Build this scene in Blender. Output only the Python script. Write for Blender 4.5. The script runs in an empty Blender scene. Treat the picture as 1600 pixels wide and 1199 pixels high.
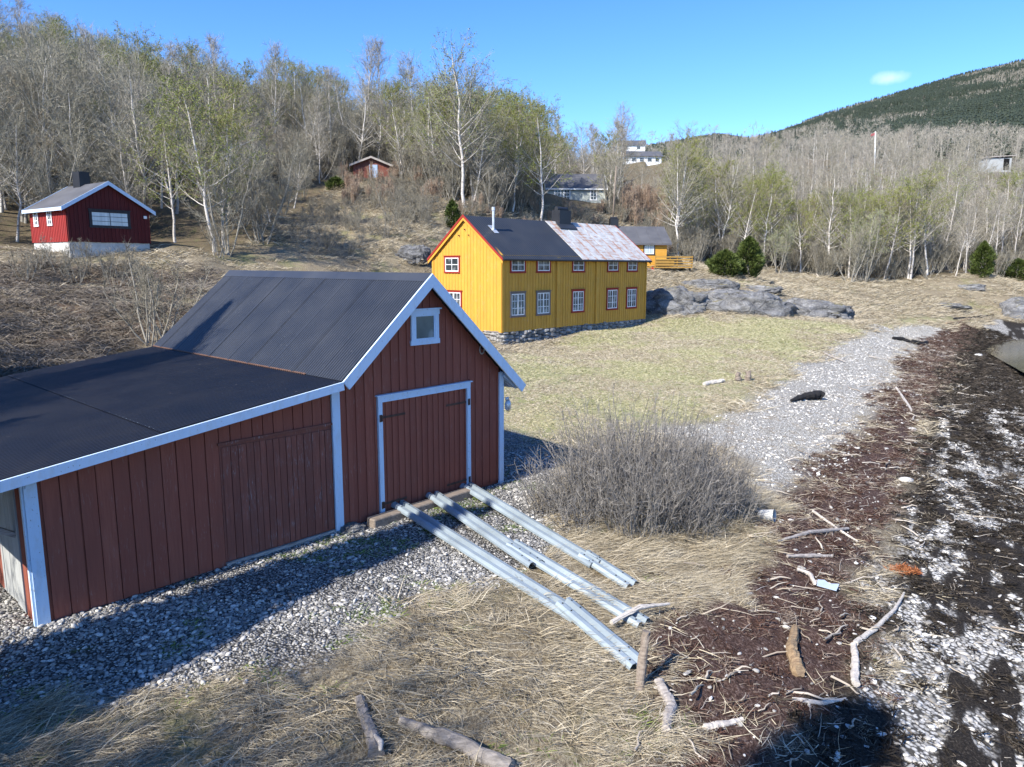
import bpy, math, random
import numpy as np
from mathutils import Vector, Matrix

scene = bpy.context.scene
COL = scene.collection
PI = math.pi

# ------------------------------------------------------------------ camera
PITCH, ROLL, FPX, CAMH = 0.1617, -0.0026, 1138.26, 5.0
cd = bpy.data.cameras.new('camera')
cam = bpy.data.objects.new('camera', cd)
COL.objects.link(cam)
scene.camera = cam
cd.sensor_width = 36.0
cd.lens = FPX / 1600 * 36
cd.clip_start, cd.clip_end = 0.1, 9000
_V = Vector((0, math.sin(PITCH), math.cos(PITCH)))
_D = Vector((0, math.cos(PITCH), -math.sin(PITCH)))
_X = Vector((1, 0, 0))
_R = _X * math.cos(ROLL) - _V * math.sin(ROLL)
_U = _X * math.sin(ROLL) + _V * math.cos(ROLL)
cam.matrix_world = Matrix(((_R.x, _U.x, -_D.x, 0), (_R.y, _U.y, -_D.y, 0), (_R.z, _U.z, -_D.z, CAMH), (0, 0, 0, 1)))

# ------------------------------------------------------------------ sky, sun, exposure
SUN_AZ, SUN_EL = math.radians(41.0), math.radians(39.0)      # azimuth measured left of straight behind the camera
SDIR = np.array([-math.sin(SUN_AZ), -math.cos(SUN_AZ)])      # horizontal direction towards the sun
world = bpy.data.worlds.new('World')
scene.world = world
world.use_nodes = True
wn, wl = world.node_tree.nodes, world.node_tree.links
bg = wn['Background']
sky = wn.new('ShaderNodeTexSky')
sky.sky_type = 'NISHITA'
sky.sun_disc = False
sky.sun_elevation = SUN_EL
sky.sun_rotation = math.atan2(SDIR[0], SDIR[1]) % (2 * PI)
sky.air_density, sky.dust_density, sky.ozone_density = 0.7, 0.1, 3.0
hs = wn.new('ShaderNodeHueSaturation')
hs.inputs['Hue'].default_value = 0.508
hs.inputs['Saturation'].default_value = 1.24
hs.inputs['Value'].default_value = 1.22
wl.new(sky.outputs[0], hs.inputs['Color'])
bg.inputs[1].default_value = 0.15
# one small far cloud: part of the sky itself, at infinity
_r = np.array([(1391 - 800) / FPX, 0, 0]); _vv = -(121 - 599.5) / FPX
_cd = Vector((_r[0], math.cos(PITCH) + _vv * math.sin(PITCH), -math.sin(PITCH) + _vv * math.cos(PITCH))).normalized()
tc = wn.new('ShaderNodeTexCoord')
sub = wn.new('ShaderNodeVectorMath'); sub.operation = 'SUBTRACT'
wl.new(tc.outputs['Generated'], sub.inputs[0]); sub.inputs[1].default_value = _cd
scl = wn.new('ShaderNodeVectorMath'); scl.operation = 'MULTIPLY'
wl.new(sub.outputs[0], scl.inputs[0]); scl.inputs[1].default_value = (44, 44, 115)
ln = wn.new('ShaderNodeVectorMath'); ln.operation = 'LENGTH'
wl.new(scl.outputs[0], ln.inputs[0])
nz = wn.new('ShaderNodeTexNoise'); nz.inputs['Scale'].default_value = 45; nz.inputs['Detail'].default_value = 5
wl.new(tc.outputs['Generated'], nz.inputs['Vector'])
ad = wn.new('ShaderNodeMath'); ad.operation = 'MULTIPLY_ADD'
wl.new(nz.outputs['Fac'], ad.inputs[0]); ad.inputs[1].default_value = 1.5; wl.new(ln.outputs['Value'], ad.inputs[2])
mr = wn.new('ShaderNodeMapRange')
wl.new(ad.outputs[0], mr.inputs['Value'])
for k, v in (('From Min', 1.75), ('From Max', 0.9), ('To Min', 0.0), ('To Max', 0.42)):
    mr.inputs[k].default_value = v
mx = wn.new('ShaderNodeMix'); mx.data_type = 'RGBA'
wl.new(mr.outputs[0], mx.inputs[0]); wl.new(hs.outputs[0], mx.inputs[6]); mx.inputs[7].default_value = (5.2, 5.6, 6.0, 1)
wl.new(mx.outputs[2], bg.inputs[0])

sl = bpy.data.lights.new('sun', 'SUN')
sl.energy, sl.angle, sl.color = 4.8, math.radians(0.53), (1.0, 0.945, 0.86)
sun = bpy.data.objects.new('sun', sl)
COL.objects.link(sun)
sun.location = (-30, -35, 60)
sun.rotation_euler = Vector((SDIR[0], SDIR[1], math.tan(SUN_EL))).to_track_quat('Z', 'Y').to_euler()

scene.view_settings.view_transform = 'Standard'
scene.view_settings.look = 'None'
scene.view_settings.exposure = 0.85
scene.view_settings.gamma = 1.0
scene.render.engine = 'CYCLES'
cy = scene.cycles
cy.max_bounces, cy.diffuse_bounces, cy.glossy_bounces, cy.transmission_bounces, cy.transparent_max_bounces = 3, 2, 2, 2, 4
cy.caustics_reflective = cy.caustics_refractive = False
cy.use_denoising = True

# ------------------------------------------------------------------ helpers: numbers
def hash2(ix, iy, seed=0):
    n = (ix * 374761393 + iy * 668265263 + seed * 1442695041) & 0xffffffff
    n = ((n ^ (n >> 13)) * 1274126177) & 0xffffffff
    return ((n ^ (n >> 16)) & 0xffff) / 65535.0

def vnoise(x, y, seed=0):
    x = np.asarray(x, float); y = np.asarray(y, float)
    fx, fy = np.floor(x), np.floor(y)
    ix, iy = fx.astype(np.int64), fy.astype(np.int64)
    u, v = x - fx, y - fy
    u = u * u * (3 - 2 * u); v = v * v * (3 - 2 * v)
    a, b = hash2(ix, iy, seed), hash2(ix + 1, iy, seed)
    c, d = hash2(ix, iy + 1, seed), hash2(ix + 1, iy + 1, seed)
    return (a + (b - a) * u) * (1 - v) + (c + (d - c) * u) * v - 0.5

def fbm(x, y, sc=1.0, octv=4, seed=0):
    s, a, t = 0.0, 1.0, 0.0
    for o in range(octv):
        s = s + a * vnoise(np.asarray(x) / sc * 2 ** o + 17.3 * o, np.asarray(y) / sc * 2 ** o - 9.1 * o, seed + o)
        t += a; a *= 0.5
    return s / t * 2

def sstep(a, b, x):
    t = np.clip((np.asarray(x, float) - a) / (b - a), 0, 1)
    return t * t * (3 - 2 * t)

def ray(x, y):
    u, v = (x - 800) / FPX, -(y - 599.5) / FPX
    cr, sr = math.cos(ROLL), math.sin(ROLL)
    u, v = u * cr + v * sr, -u * sr + v * cr
    c, s = math.cos(PITCH), math.sin(PITCH)
    return np.array([u, c + v * s, -s + v * c])

def aty(x, y, Y):
    r = ray(x, y)
    return np.array([0, 0, CAMH]) + r * (Y / r[1])

def atz(x, y, z):
    r = ray(x, y)
    return np.array([0, 0, CAMH]) + r * ((z - CAMH) / r[2])

def proj(X, Y, Z):
    c, s = math.cos(PITCH), math.sin(PITCH)
    Z = Z - CAMH
    d = np.maximum(Y * c - Z * s, 1e-3); v = Y * s + Z * c
    cr, sr = math.cos(ROLL), math.sin(ROLL)
    return 800 + FPX * (X * cr - v * sr) / d, 599.5 - FPX * (X * sr + v * cr) / d

# ------------------------------------------------------------------ terrain height
CP = [(-6.7, 9.4, 0), (-5, 11.3, 0), (-3.3, 13.1, .04), (-1.8, 14.8, .05), (-.3, 16.5, 0), (-9.2, 18.5, .6), (-12.5, 14.9, .5),
      (-9, 12, .2), (-4, 20, .4), (-6, 22, .7), (-6, 6, -.1), (0, 7, -.3), (1.9, 10.2, -.4), (0, 11, -.12), (-9, 7, 0), (-14, 8, .35),
      (-20, 12, 1.0), (0, 0, -.7), (-10, 0, 0), (5, 0, -1.5), (-20, 0, .8), (-30, 10, 2.5), (-2, 9.4, -.08), (-3, 7, -.25), (-2.8, 12.8, 0),
      (0, 21, .12), (0, 30, .42), (-.6, 42, .25), (5, 48, .6), (10, 54.5, .7), (-5, 48.5, 1.7), (4, 60, 2.4), (0, 54, 2.2), (-2.5, 45.5, .9),
      (7.2, 51, .5), (3.2, 46.3, .3),
      (4, 10, -.72), (4.2, 8, -.85), (2.6, 12.2, -.4), (2.7, 8.4, -.6), (5.3, 12.4, -.72), (6.5, 11.2, -1.05), (7, 17, -.7), (9, 20, -.75), (4.5, 20, -.2),
      (2.3, 14.5, -.15), (5.3, 15.4, -.45), (7.9, 13.7, -1.1), (10, 14, -1.35), (6.8, 8.6, -1.35),
      (25, 33, -1.6), (36, 51, -1.9), (39.3, 57, -1.85), (41.5, 60, -1.9), (45.5, 65.5, -1.75), (13, 15, -1.6), (9, 6, -1.7), (45, 50, -3), (30, 20, -3.5), (20, 5, -3), (60, 62, -2.6),
      (17.5, 33, -.6), (14, 27.5, -.45), (12, 22.5, -.9), (10, 25, -.15), (27, 50, -.55), (31, 54, -1.0), (22, 38, -1.1),
      (50, 70, -1.3), (57, 76, -.4), (62, 82, 1.2), (50, 78, .2),
      (-22.7, 38, 5.25), (-19.3, 41.4, 5.6), (-26, 41.5, 5.7), (-30, 36, 5.2), (-22, 33, 4.1), (-18, 27, 2.6), (-14, 22, 1.4), (-10, 24, 1.25),
      (-9, 30, 2.2), (-12, 38, 3.7), (-27, 45, 6.4), (-22, 45, 6.2),
      (-40, 50, 11), (-35, 60, 12.5), (-25, 55, 9.5), (-45, 75, 18), (-70, 100, 28.5), (-60, 70, 19.5), (-30, 80, 16.5), (-15, 92, 17.5),
      (-30, 110, 21.5), (0, 110, 16.5), (12, 110, 14.5), (-5, 130, 19), (-40, 140, 24), (-90, 140, 31), (-100, 90, 30), (-80, 60, 20),
      (-60, 40, 12), (-50, 25, 7), (-40, 15, 4), (24, 130, 11.5), (40, 110, 10), (60, 115, 10), (85, 115, 11), (30, 95, 7),
      (40, 150, 18), (90, 150, 18), (0, 160, 23), (28, 160, 19), (30, 200, 30.5), (110, 190, 29), (80, 175, 27), (-60, 190, 32), (0, 210, 34), (150, 200, 33), (-120, 190, 40)]
for px_, py_, Y_ in ((510, 412, 47), (400, 408, 44), (560, 335, 62), (600, 290, 71), (575, 277, 75), (480, 305, 67), (690, 328, 62), (650, 388, 53),
                     (560, 390, 52), (740, 330, 64), (900, 318, 94), (950, 318, 97), (1000, 345, 84), (620, 340, 60),
                     (1060, 484, 58), (1200, 490, 58), (1300, 503, 59), (1090, 440, 65), (1200, 455, 66), (1300, 482, 66),
                     (1100, 424, 71), (1040, 424, 72), (1180, 436, 74), (1300, 440, 80), (1400, 442, 82), (1500, 452, 82), (1560, 445, 84),
                     (1100, 405, 85), (1300, 415, 98), (1500, 418, 98), (1050, 395, 84), (1200, 405, 92)):
    CP.append(tuple(aty(px_, py_, Y_)))
for px_, py_, z_ in ((1050, 540, .45), (1200, 520, .6), (1320, 525, .5), (1000, 620, .15), (1130, 620, 0), (1230, 575, .1), (1380, 510, .6)):
    CP.append(tuple(atz(px_, py_, z_)))
CP = np.array(CP, float)
_S = 50.0
def _phi(r2):
    return 0.5 * r2 * np.log(r2 + 1e-9)
_n = len(CP)
_A = np.zeros((_n + 3, _n + 3))
_P = CP[:, :2] / _S
_A[:_n, :_n] = _phi(((_P[:, None] - _P[None]) ** 2).sum(-1)) + np.eye(_n) * 2e-5
_A[:_n, _n] = 1; _A[:_n, _n + 1:] = _P; _A[_n, :_n] = 1; _A[_n + 1:, :_n] = _P.T
_W = np.linalg.solve(_A, np.concatenate([CP[:, 2], [0, 0, 0]]))

RIDGE = np.array([(x, aty(x, y, 1500)[2] - 13) for x, y in ((-600, 700), (600, 500), (900, 320), (960, 250), (1000, 226), (1060, 217), (1120, 206),
                  (1180, 212), (1230, 197), (1300, 170), (1400, 142), (1500, 112), (1600, 88), (1750, 55), (2100, 20), (3000, 0))])

def H0(x, y):
    x = np.asarray(x, float); y = np.asarray(y, float)
    sh = x.shape
    X = np.stack([x.ravel(), y.ravel()], 1) / _S
    out = np.empty(len(X))
    for i in range(0, len(X), 20000):
        q = X[i:i + 20000]
        out[i:i + 20000] = _phi(((q[:, None] - _P[None]) ** 2).sum(-1)) @ _W[:_n] + _W[_n] + q @ _W[_n + 1:]
    out = out.reshape(sh)
    rr = np.hypot(x, y)
    th = 800 + FPX * x / np.maximum(y * .95, 1)
    zr = np.interp(th, RIDGE[:, 0], RIDGE[:, 1])
    s = (y - 200) / 1300
    zm = 33 + (zr - 33) * np.clip(s, 0, 1.0) ** 1.2 - np.clip(s - 1, 0, 1) * zr * 1.2
    zm = zm + sstep(300, 700, y) * fbm(x, y, 260, 5, 5) * 26 * sstep(1500, 900, y)
    zm = np.where(y < 200, np.clip(out, 4, 40), zm)
    k = sstep(165, 235, rr)
    out = np.clip(out, -4, 45)
    return out * (1 - k) + zm * k

def H(x, y):
    x = np.asarray(x, float); y = np.asarray(y, float)
    z = H0(x, y)
    r = np.hypot(x, y)
    hill = sstep(1.2, 4, z)
    flat = 1 - hill
    z = z + flat * (fbm(x, y, 1.6, 3, 11) * .05 + fbm(x, y, 5, 3, 12) * .06) + hill * (fbm(x, y, 9, 4, 13) * .75 + fbm(x, y, 2.2, 3, 14) * .18) * sstep(300, 60, r)
    return z

def h1(x, y):
    return float(H(np.array([x]), np.array([y]))[0])

_T = np.concatenate([np.arange(4, 60, .05), np.arange(60, 260, .25)])
def px(x, y):
    """the point of the terrain seen at this spot of the photograph"""
    r = ray(x, y)
    P = np.array([0, 0, CAMH])[None] + r[None] * (_T[:, None] / r[1])
    below = np.nonzero(P[:, 2] <= H(P[:, 0], P[:, 1]))[0]
    i = below[0] if len(below) else len(_T) - 1
    return P[i]

def in_poly(X, Y, poly):
    """signed distance, positive inside"""
    P = np.asarray(poly, float)[:, :2]
    d = np.full(X.shape, 1e9); ins = np.zeros(X.shape, bool)
    for i in range(len(P)):
        a, b = P[i], P[(i + 1) % len(P)]
        e = b - a
        t = np.clip(((X - a[0]) * e[0] + (Y - a[1]) * e[1]) / (e @ e + 1e-9), 0, 1)
        d = np.minimum(d, np.hypot(X - a[0] - t * e[0], Y - a[1] - t * e[1]))
        c = ((a[1] > Y) != (b[1] > Y)) & (X < (b[0] - a[0]) * (Y - a[1]) / (b[1] - a[1] + 1e-12) + a[0])
        ins ^= c
    return np.where(ins, d, -d)

# ------------------------------------------------------------------ helpers: materials
class Mat:
    def __init__(s, name, rough=.8, spec=.3):
        s.m = bpy.data.materials.new(name); s.m.use_nodes = True
        s.nt = s.m.node_tree; s.nt.nodes.clear()
        s.out = s.nt.nodes.new('ShaderNodeOutputMaterial')
        s.p = s.nt.nodes.new('ShaderNodeBsdfPrincipled')
        s.nt.links.new(s.p.outputs[0], s.out.inputs[0])
        s.set(s.p.inputs['Roughness'], rough); s.set(s.p.inputs['Specular IOR Level'], spec)
        s._tc = None
    def set(s, inp, v):
        if hasattr(v, 'is_output'):
            s.nt.links.new(v, inp)
        else:
            if isinstance(v, (tuple, list)) and len(v) == 3 and inp.type == 'RGBA':
                v = (*v, 1)
            inp.default_value = v
    def node(s, t, ins=None, **kw):
        n = s.nt.nodes.new('ShaderNode' + t)
        for k, v in kw.items():
            setattr(n, k, v)
        for k, v in (ins or {}).items():
            s.set(n.inputs[k], v)
        return n
    def co(s, scale=(1, 1, 1), kind='Object'):
        if s._tc is None:
            s._tc = s.node('TexCoord')
        return s.node('Mapping', {0: s._tc.outputs[kind], 3: scale}).outputs[0]
    def world(s, scale=(1, 1, 1)):
        g = s.node('NewGeometry')
        return s.node('Mapping', {0: g.outputs['Position'], 3: scale}).outputs[0]
    def noise(s, vec, scale=5, detail=4, rough=.55, dist=0):
        return s.node('TexNoise', {'Vector': vec, 'Scale': scale, 'Detail': detail, 'Roughness': rough, 'Distortion': dist}).outputs['Fac']
    def ramp(s, fac, stops, mode='LINEAR'):
        n = s.node('ValToRGB', {0: fac}); cr = n.color_ramp; cr.interpolation = mode
        while len(cr.elements) < len(stops):
            cr.elements.new(.5)
        for e, (p, c) in zip(cr.elements, stops):
            e.position = p; e.color = (*c, 1) if not isinstance(c, (int, float)) else (c, c, c, 1)
        return n.outputs[0]
    def mix(s, fac, a, b, blend='MIX'):
        return s.node('Mix', {0: fac, 6: a, 7: b}, data_type='RGBA', blend_type=blend).outputs[2]
    def math(s, op, a, b=0.0, clamp=False):
        return s.node('Math', {0: a, 1: b}, operation=op, use_clamp=clamp).outputs[0]
    def rng(s, v, a, b, c=0., d=1.):
        return s.node('MapRange', {'Value': v, 'From Min': a, 'From Max': b, 'To Min': c, 'To Max': d}).outputs[0]
    def attr(s, name, out='Fac', kind='GEOMETRY'):
        return s.node('Attribute', attribute_name=name, attribute_type=kind).outputs[out]
    def rand(s):
        return s.node('ObjectInfo').outputs['Random']
    def bump(s, h, strength=.4, dist=.02):
        n = s.node('Bump', {'Height': h, 'Strength': strength, 'Distance': dist})
        s.set(s.p.inputs['Normal'], n.outputs[0])
    def col(s, v):
        s.set(s.p.inputs['Base Color'], v); return s.m

def painted_boards(name, base, dark, pale, wear=.35, rough=.75, cov=0.0):
    """painted sawn boards: grain along z, board-to-board variation, worn flecks"""
    M = Mat(name, rough, .25)
    v = M.co((1, 1, .06))
    g = M.noise(v, 28, 5, .65)
    r = M.attr('rnd')
    c = M.mix(M.rng(g, .35, .7), base, dark)
    c = M.mix(M.math('MULTIPLY', r, .8), c, dark)
    big = M.noise(M.co((1, 1, .5)), 1.7, 4, .6)
    c = M.mix(M.rng(big, .42, .7, 0, .6), c, tuple(x * .66 + .01 for x in base))
    fl = M.noise(M.co((1, 1, .1)), 55, 3, .7)
    fl2 = M.noise(M.co(), 2.3, 3, .6)
    f = M.math('MULTIPLY', M.rng(fl, .62 - cov, .7 - cov * .7), M.rng(fl2, .5 - cov, .72 - cov))
    c = M.mix(M.math('MULTIPLY', f, wear), c, pale)
    M.bump(g, .35, .01)
    return M.col(c)

def white_paint(name, base=(.55, .69, .84), dirt=.4):  # default base is white with the blue of open shade painted in
    M = Mat(name, .6, .35)
    n = M.noise(M.co((1, 1, .35)), 9, 5, .7)
    c = M.mix(M.rng(n, .5, .75, 0, dirt), base, (.45, .44, .4))
    sp = M.noise(M.co((1, 1, .6)), 38, 2, .5)
    c = M.mix(M.rng(sp, .68, .74, 0, .75), c, (.2, .17, .13))
    M.bump(n, .2, .01)
    return M.col(c)

def sheet_metal(name, base, rough, spots=(.45, .44, .42), metal=.0, spot=.6, spec=.5):
    M = Mat(name, rough, spec)
    M.set(M.p.inputs['Metallic'], metal)
    n = M.noise(M.co(), 1.1, 5, .6)
    c = M.mix(M.rng(n, .35, .7), base, tuple(x * 1.35 for x in base))
    st = M.noise(M.co((.25, 9, 1)), 2.2, 4, .6)
    c = M.mix(M.rng(st, .55, .8, 0, .45), c, tuple(x * .6 for x in base))
    s1 = M.noise(M.co((1, 3, 1)), 17, 2, .5)
    s2 = M.noise(M.co(), .8, 3, .5)
    c = M.mix(M.math('MULTIPLY', M.rng(s1, .69, .76), M.rng(s2, .45, .65, 0, spot)), c, spots)
    M.set(M.p.inputs['Roughness'], M.rng(n, .3, .7, rough - .08, rough + .12))
    return M.col(c)

MT = {}
MT['red'] = painted_boards('falu_red_boards', (.33, .105, .066), (.235, .068, .044), (.36, .25, .21), .6, .75, .04)
MT['red_worn'] = painted_boards('worn_red_boards', (.285, .096, .064), (.16, .056, .04), (.33, .3, .29), .9, .75, .06)
MT['cabin_red'] = painted_boards('cabin_red_boards', (.36, .042, .036), (.27, .03, .026), (.42, .25, .22), .5)
MT['cabin_shaded'] = painted_boards('cabin_shaded_red_boards', (.125, .018, .017), (.08, .013, .013), (.2, .1, .09), .4)  # cabin red darkened: the shade on the front gable is put into the colour
MT['yellow'] = painted_boards('yellow_boards', (.7, .375, .058), (.57, .285, .043), (.5, .42, .3), .7, .75, .05)
MT['white_worn'] = painted_boards('bare_white_boards', (.5, .51, .5), (.3, .31, .3), (.15, .14, .13), .8)
MT['palegreen'] = painted_boards('pale_green_boards', (.56, .6, .54), (.44, .47, .43), (.4, .4, .38), .5)
MT['white'] = white_paint('white_paint')
MT['clean_white'] = white_paint('window_white', (.8, .81, .8), .2)
MT['red_trim'] = painted_boards('red_trim', (.36, .032, .022), (.26, .03, .022), (.2, .15, .13), .6)
MT['yellow_trim'] = painted_boards('yellow_trim', (.68, .36, .05), (.56, .28, .04), (.4, .3, .2), .5)
MT['roof_dark'] = sheet_metal('dark_corrugated_metal', (.033, .037, .046), .42, (.32, .31, .3), .0, .5)
MT['roof_black'] = sheet_metal('black_corrugated_metal', (.009, .0095, .013), .45, (.3, .26, .24), .0, .55)
MT['roof_house'] = sheet_metal('black_house_roofing', (.028, .031, .036), .5, (.3, .29, .28), 0, .5)
MT['roof_annex'] = sheet_metal('grey_house_roofing', (.085, .085, .09), .6, (.2, .15, .12), 0, .4)
MT['black'] = sheet_metal('black_chimney_metal', (.014, .015, .018), .5, (.05, .05, .05))
MT['galv'] = sheet_metal('galvanised_steel', (.42, .47, .5), .5, (.3, .22, .16), .3, .35)
MT['galv'] = sheet_metal('galvanised_steel', (.26, .31, .34), .5, (.17, .11, .08), .3, .8)
MT['pipe'] = sheet_metal('pipe_steel', (.55, .57, .58), .4, (.4, .4, .4), .5, .2)

def plain(name, c, rough=.8, spec=.3, var=.25, scale=8):
    M = Mat(name, rough, spec)
    n = M.noise(M.co(), scale, 4, .6)
    return M.col(M.mix(M.rng(n, .3, .7), tuple(x * (1 - var) for x in c), tuple(min(1, x * (1 + var)) for x in c)))
MT['concrete'] = plain('pale_concrete', (.55, .54, .5), .9, .2, .15, 3)
MT['dark'] = plain('dark_interior', (.012, .012, .012), .9, .1)
MT['rubber'] = plain('black_rubber', (.012, .012, .013), .6, .3)
MT['soffit'] = plain('dark_soffit_boards', (.05, .045, .04), .9, .1)
MT['iron'] = plain('rusty_iron', (.09, .05, .035), .8, .3)
MT['rust'] = plain('rust_edge', (.17, .1, .075), .9, .2)
MT['blue_door'] = plain('pale_blue_door', (.35, .45, .6), .7, .3, .1)

def glass():
    M = Mat('window_glass', .06, .6)
    n = M.noise(M.co((1, 1, 1)), 1.7, 3, .5)
    return M.col(M.ramp(n, [(.3, (.02, .025, .03)), (.5, (.05, .06, .065)), (.62, (.2, .22, .23))]))
MT['glass'] = glass()
def cabin_glass():
    M = Mat('curtained_glass', .1, .6)
    n = M.noise(M.co((6, 6, .3)), 1.2, 2, .5)
    return M.col(M.ramp(n, [(.3, (.28, .35, .4)), (.7, (.5, .56, .6))]))
MT['cabin_glass'] = cabin_glass()

def rusty_roof():
    M = Mat('rusted_white_roofing', .55, .4)
    a = M.noise(M.co((.35, 3.2, 3.2)), 2.4, 5, .65)      # streaks down the slope
    sx = M.node('SeparateXYZ', {0: M._tc.outputs['Object']})
    # rust gathers along the sheet laps, one every 1.02 m along the ridge
    w = M.math('PINGPONG', M.math('ADD', sx.outputs['X'], 100.0), .51)
    lap = M.rng(w, .02, .17, 1, 0)
    nn = M.noise(M.co((1.1, .5, .5)), 1.5, 5, .7)
    f = M.math('ADD', M.math('MULTIPLY', lap, M.rng(nn, .4, .56, 0, .9)), M.math('MULTIPLY', M.rng(a, .46, .6), M.rng(nn, .42, .58)))
    rust = M.mix(a, (.27, .12, .07), (.4, .24, .16))
    base = M.mix(M.rng(M.noise(M.co(), 4, 4, .6), .4, .7), (.55, .55, .53), (.42, .42, .4))
    return M.col(M.mix(M.math('MINIMUM', f, .92), base, rust))
MT['rusty_roof'] = rusty_roof()

def stone_mat():
    M = Mat('field_stone', .9, .25)
    r = M.attr('rnd')
    n = M.noise(M.co(), 7, 6, .65)
    c = M.mix(r, (.2, .19, .18), (.42, .41, .39))
    c = M.mix(M.rng(n, .45, .7), c, (.12, .12, .11))
    M.bump(n, .7, .05)
    return M.col(c)
MT['stone'] = stone_mat()

def rock_mat():
    M = Mat('lichen_rock', .9, .25)
    v = M.world((1, 1, 1.6))
    n = M.noise(v, 1.1, 7, .7, .4)
    f = M.noise(v, 9, 5, .7)
    c = M.ramp(n, [(.33, (.08, .08, .082)), (.46, (.17, .17, .172)), (.58, (.25, .248, .245)), (.75, (.38, .375, .37))])
    vc = M.node('TexVoronoi', {'Vector': v, 'Scale': .42}, feature='DISTANCE_TO_EDGE').outputs[0]
    vw = M.rng(vc, .0, .022, 1, 0)
    c = M.mix(M.math('MULTIPLY', vw, M.rng(f, .4, .6)), c, (.02, .02, .022))
    li = M.math('MULTIPLY', M.rng(f, .52, .62), M.rng(M.noise(v, 2.2, 4, .6), .42, .6))
    c = M.mix(M.math('MULTIPLY', li, .75), c, (.5, .49, .46))
    geo = M.node('NewGeometry')
    up = M.node('SeparateXYZ', {0: geo.outputs['Normal']}).outputs['Z']
    moss = M.math('MULTIPLY', M.rng(up, .75, .97), M.rng(M.noise(v, .9, 5, .7), .5, .6))
    c = M.mix(moss, c, (.24, .21, .1))
    h = M.math('SUBTRACT', M.math('ADD', n, M.math('MULTIPLY', f, .5)), M.math('MULTIPLY', vw, .2))
    M.bump(h, 1.0, .3)
    return M.col(c)
MT['rock'] = rock_mat()

def drift_mat(name, a, b):
    M = Mat(name, .85, .2)
    v = M.co((.15, 1, 1))
    n = M.noise(v, 30, 5, .7)
    k = M.noise(M.co(), 3, 3, .5)
    c = M.mix(M.rng(n, .35, .7), a, b)
    c = M.mix(M.rng(k, .55, .8, 0, .5), c, tuple(x * .4 for x in b))
    M.bump(n, .6, .02)
    return M.col(c)
MT['drift'] = drift_mat('grey_driftwood', (.46, .42, .38), (.22, .19, .17))
MT['drift_pale'] = drift_mat('bleached_driftwood', (.62, .57, .5), (.4, .35, .3))
MT['drift_brown'] = drift_mat('brown_driftwood', (.36, .26, .15), (.17, .11, .07))
MT['drift_grey'] = drift_mat('grey_old_driftwood', (.3, .27, .245), (.14, .125, .11))
MT['char'] = drift_mat('charred_wood', (.03, .028, .028), (.012, .012, .012))
MT['timber'] = drift_mat('weathered_timber', (.3, .25, .2), (.14, .11, .09))

def bark_mat(name, a, b, c2):
    M = Mat(name, .85, .2)
    v = M.co((1, 1, .8))
    n = M.noise(v, 4, 4, .6)
    ban = M.noise(M.co((1, 1, 6)), 2.2, 4, .7)
    r = M.rand()
    c = M.mix(r, a, b)
    c = M.mix(M.rng(ban, .54, .66), c, c2)
    c = M.mix(M.rng(n, .55, .75, 0, .6), c, c2)
    return M.col(c)
MT['birch_bark'] = bark_mat('birch_bark', (.68, .64, .58), (.5, .46, .41), (.12, .1, .09))
MT['grey_bark'] = bark_mat('grey_bark', (.34, .315, .265), (.25, .235, .195), (.12, .11, .09))

def twig_mat(name, a, b, c=None):
    M = Mat(name, .85, .15)
    r = M.rand(); q = M.attr('rnd')
    k = M.mix(r, a, b)
    k = M.mix(q, tuple(x * .55 for x in a), k)
    return M.col(k)
MT['twig_grey'] = twig_mat('grey_twigs', (.39, .36, .28), (.31, .29, .225))
MT['twig_brown'] = twig_mat('brown_twigs', (.35, .295, .21), (.36, .325, .24))
MT['twig_pink'] = twig_mat('pink_grey_twigs', (.45, .405, .33), (.41, .38, .315))
MT['twig_bush'] = twig_mat('willow_bush_twigs', (.285, .265, .24), (.3, .28, .255))
MT['twig_red'] = twig_mat('reddish_stems', (.4, .28, .2), (.48, .39, .29))

def leaf_mat(name, a, b):
    M = Mat(name, .6, .3)
    r = M.rand(); q = M.attr('rnd')
    k = M.mix(r, a, b)
    k = M.mix(q, tuple(x * .55 for x in a), k)
    M.set(M.p.inputs['Subsurface Weight'], 0.0)
    M.set(M.p.inputs['Transmission Weight'], 0.0)
    return M.col(k)
MT['leaf_new'] = leaf_mat('new_birch_leaves', (.27, .29, .055), (.23, .28, .06))
MT['leaf_pale'] = leaf_mat('pale_sallow_leaves', (.36, .4, .17), (.3, .36, .14))
MT['leaf_bud'] = leaf_mat('olive_buds', (.3, .275, .17), (.26, .245, .14))
MT['twig_dark'] = twig_mat('thicket_twigs', (.27, .245, .19), (.34, .31, .24))
MT['needle'] = leaf_mat('juniper_needles', (.075, .105, .022), (.1, .13, .028))
MT['spruce'] = leaf_mat('spruce_needles', (.036, .05, .033), (.055, .07, .042))

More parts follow.
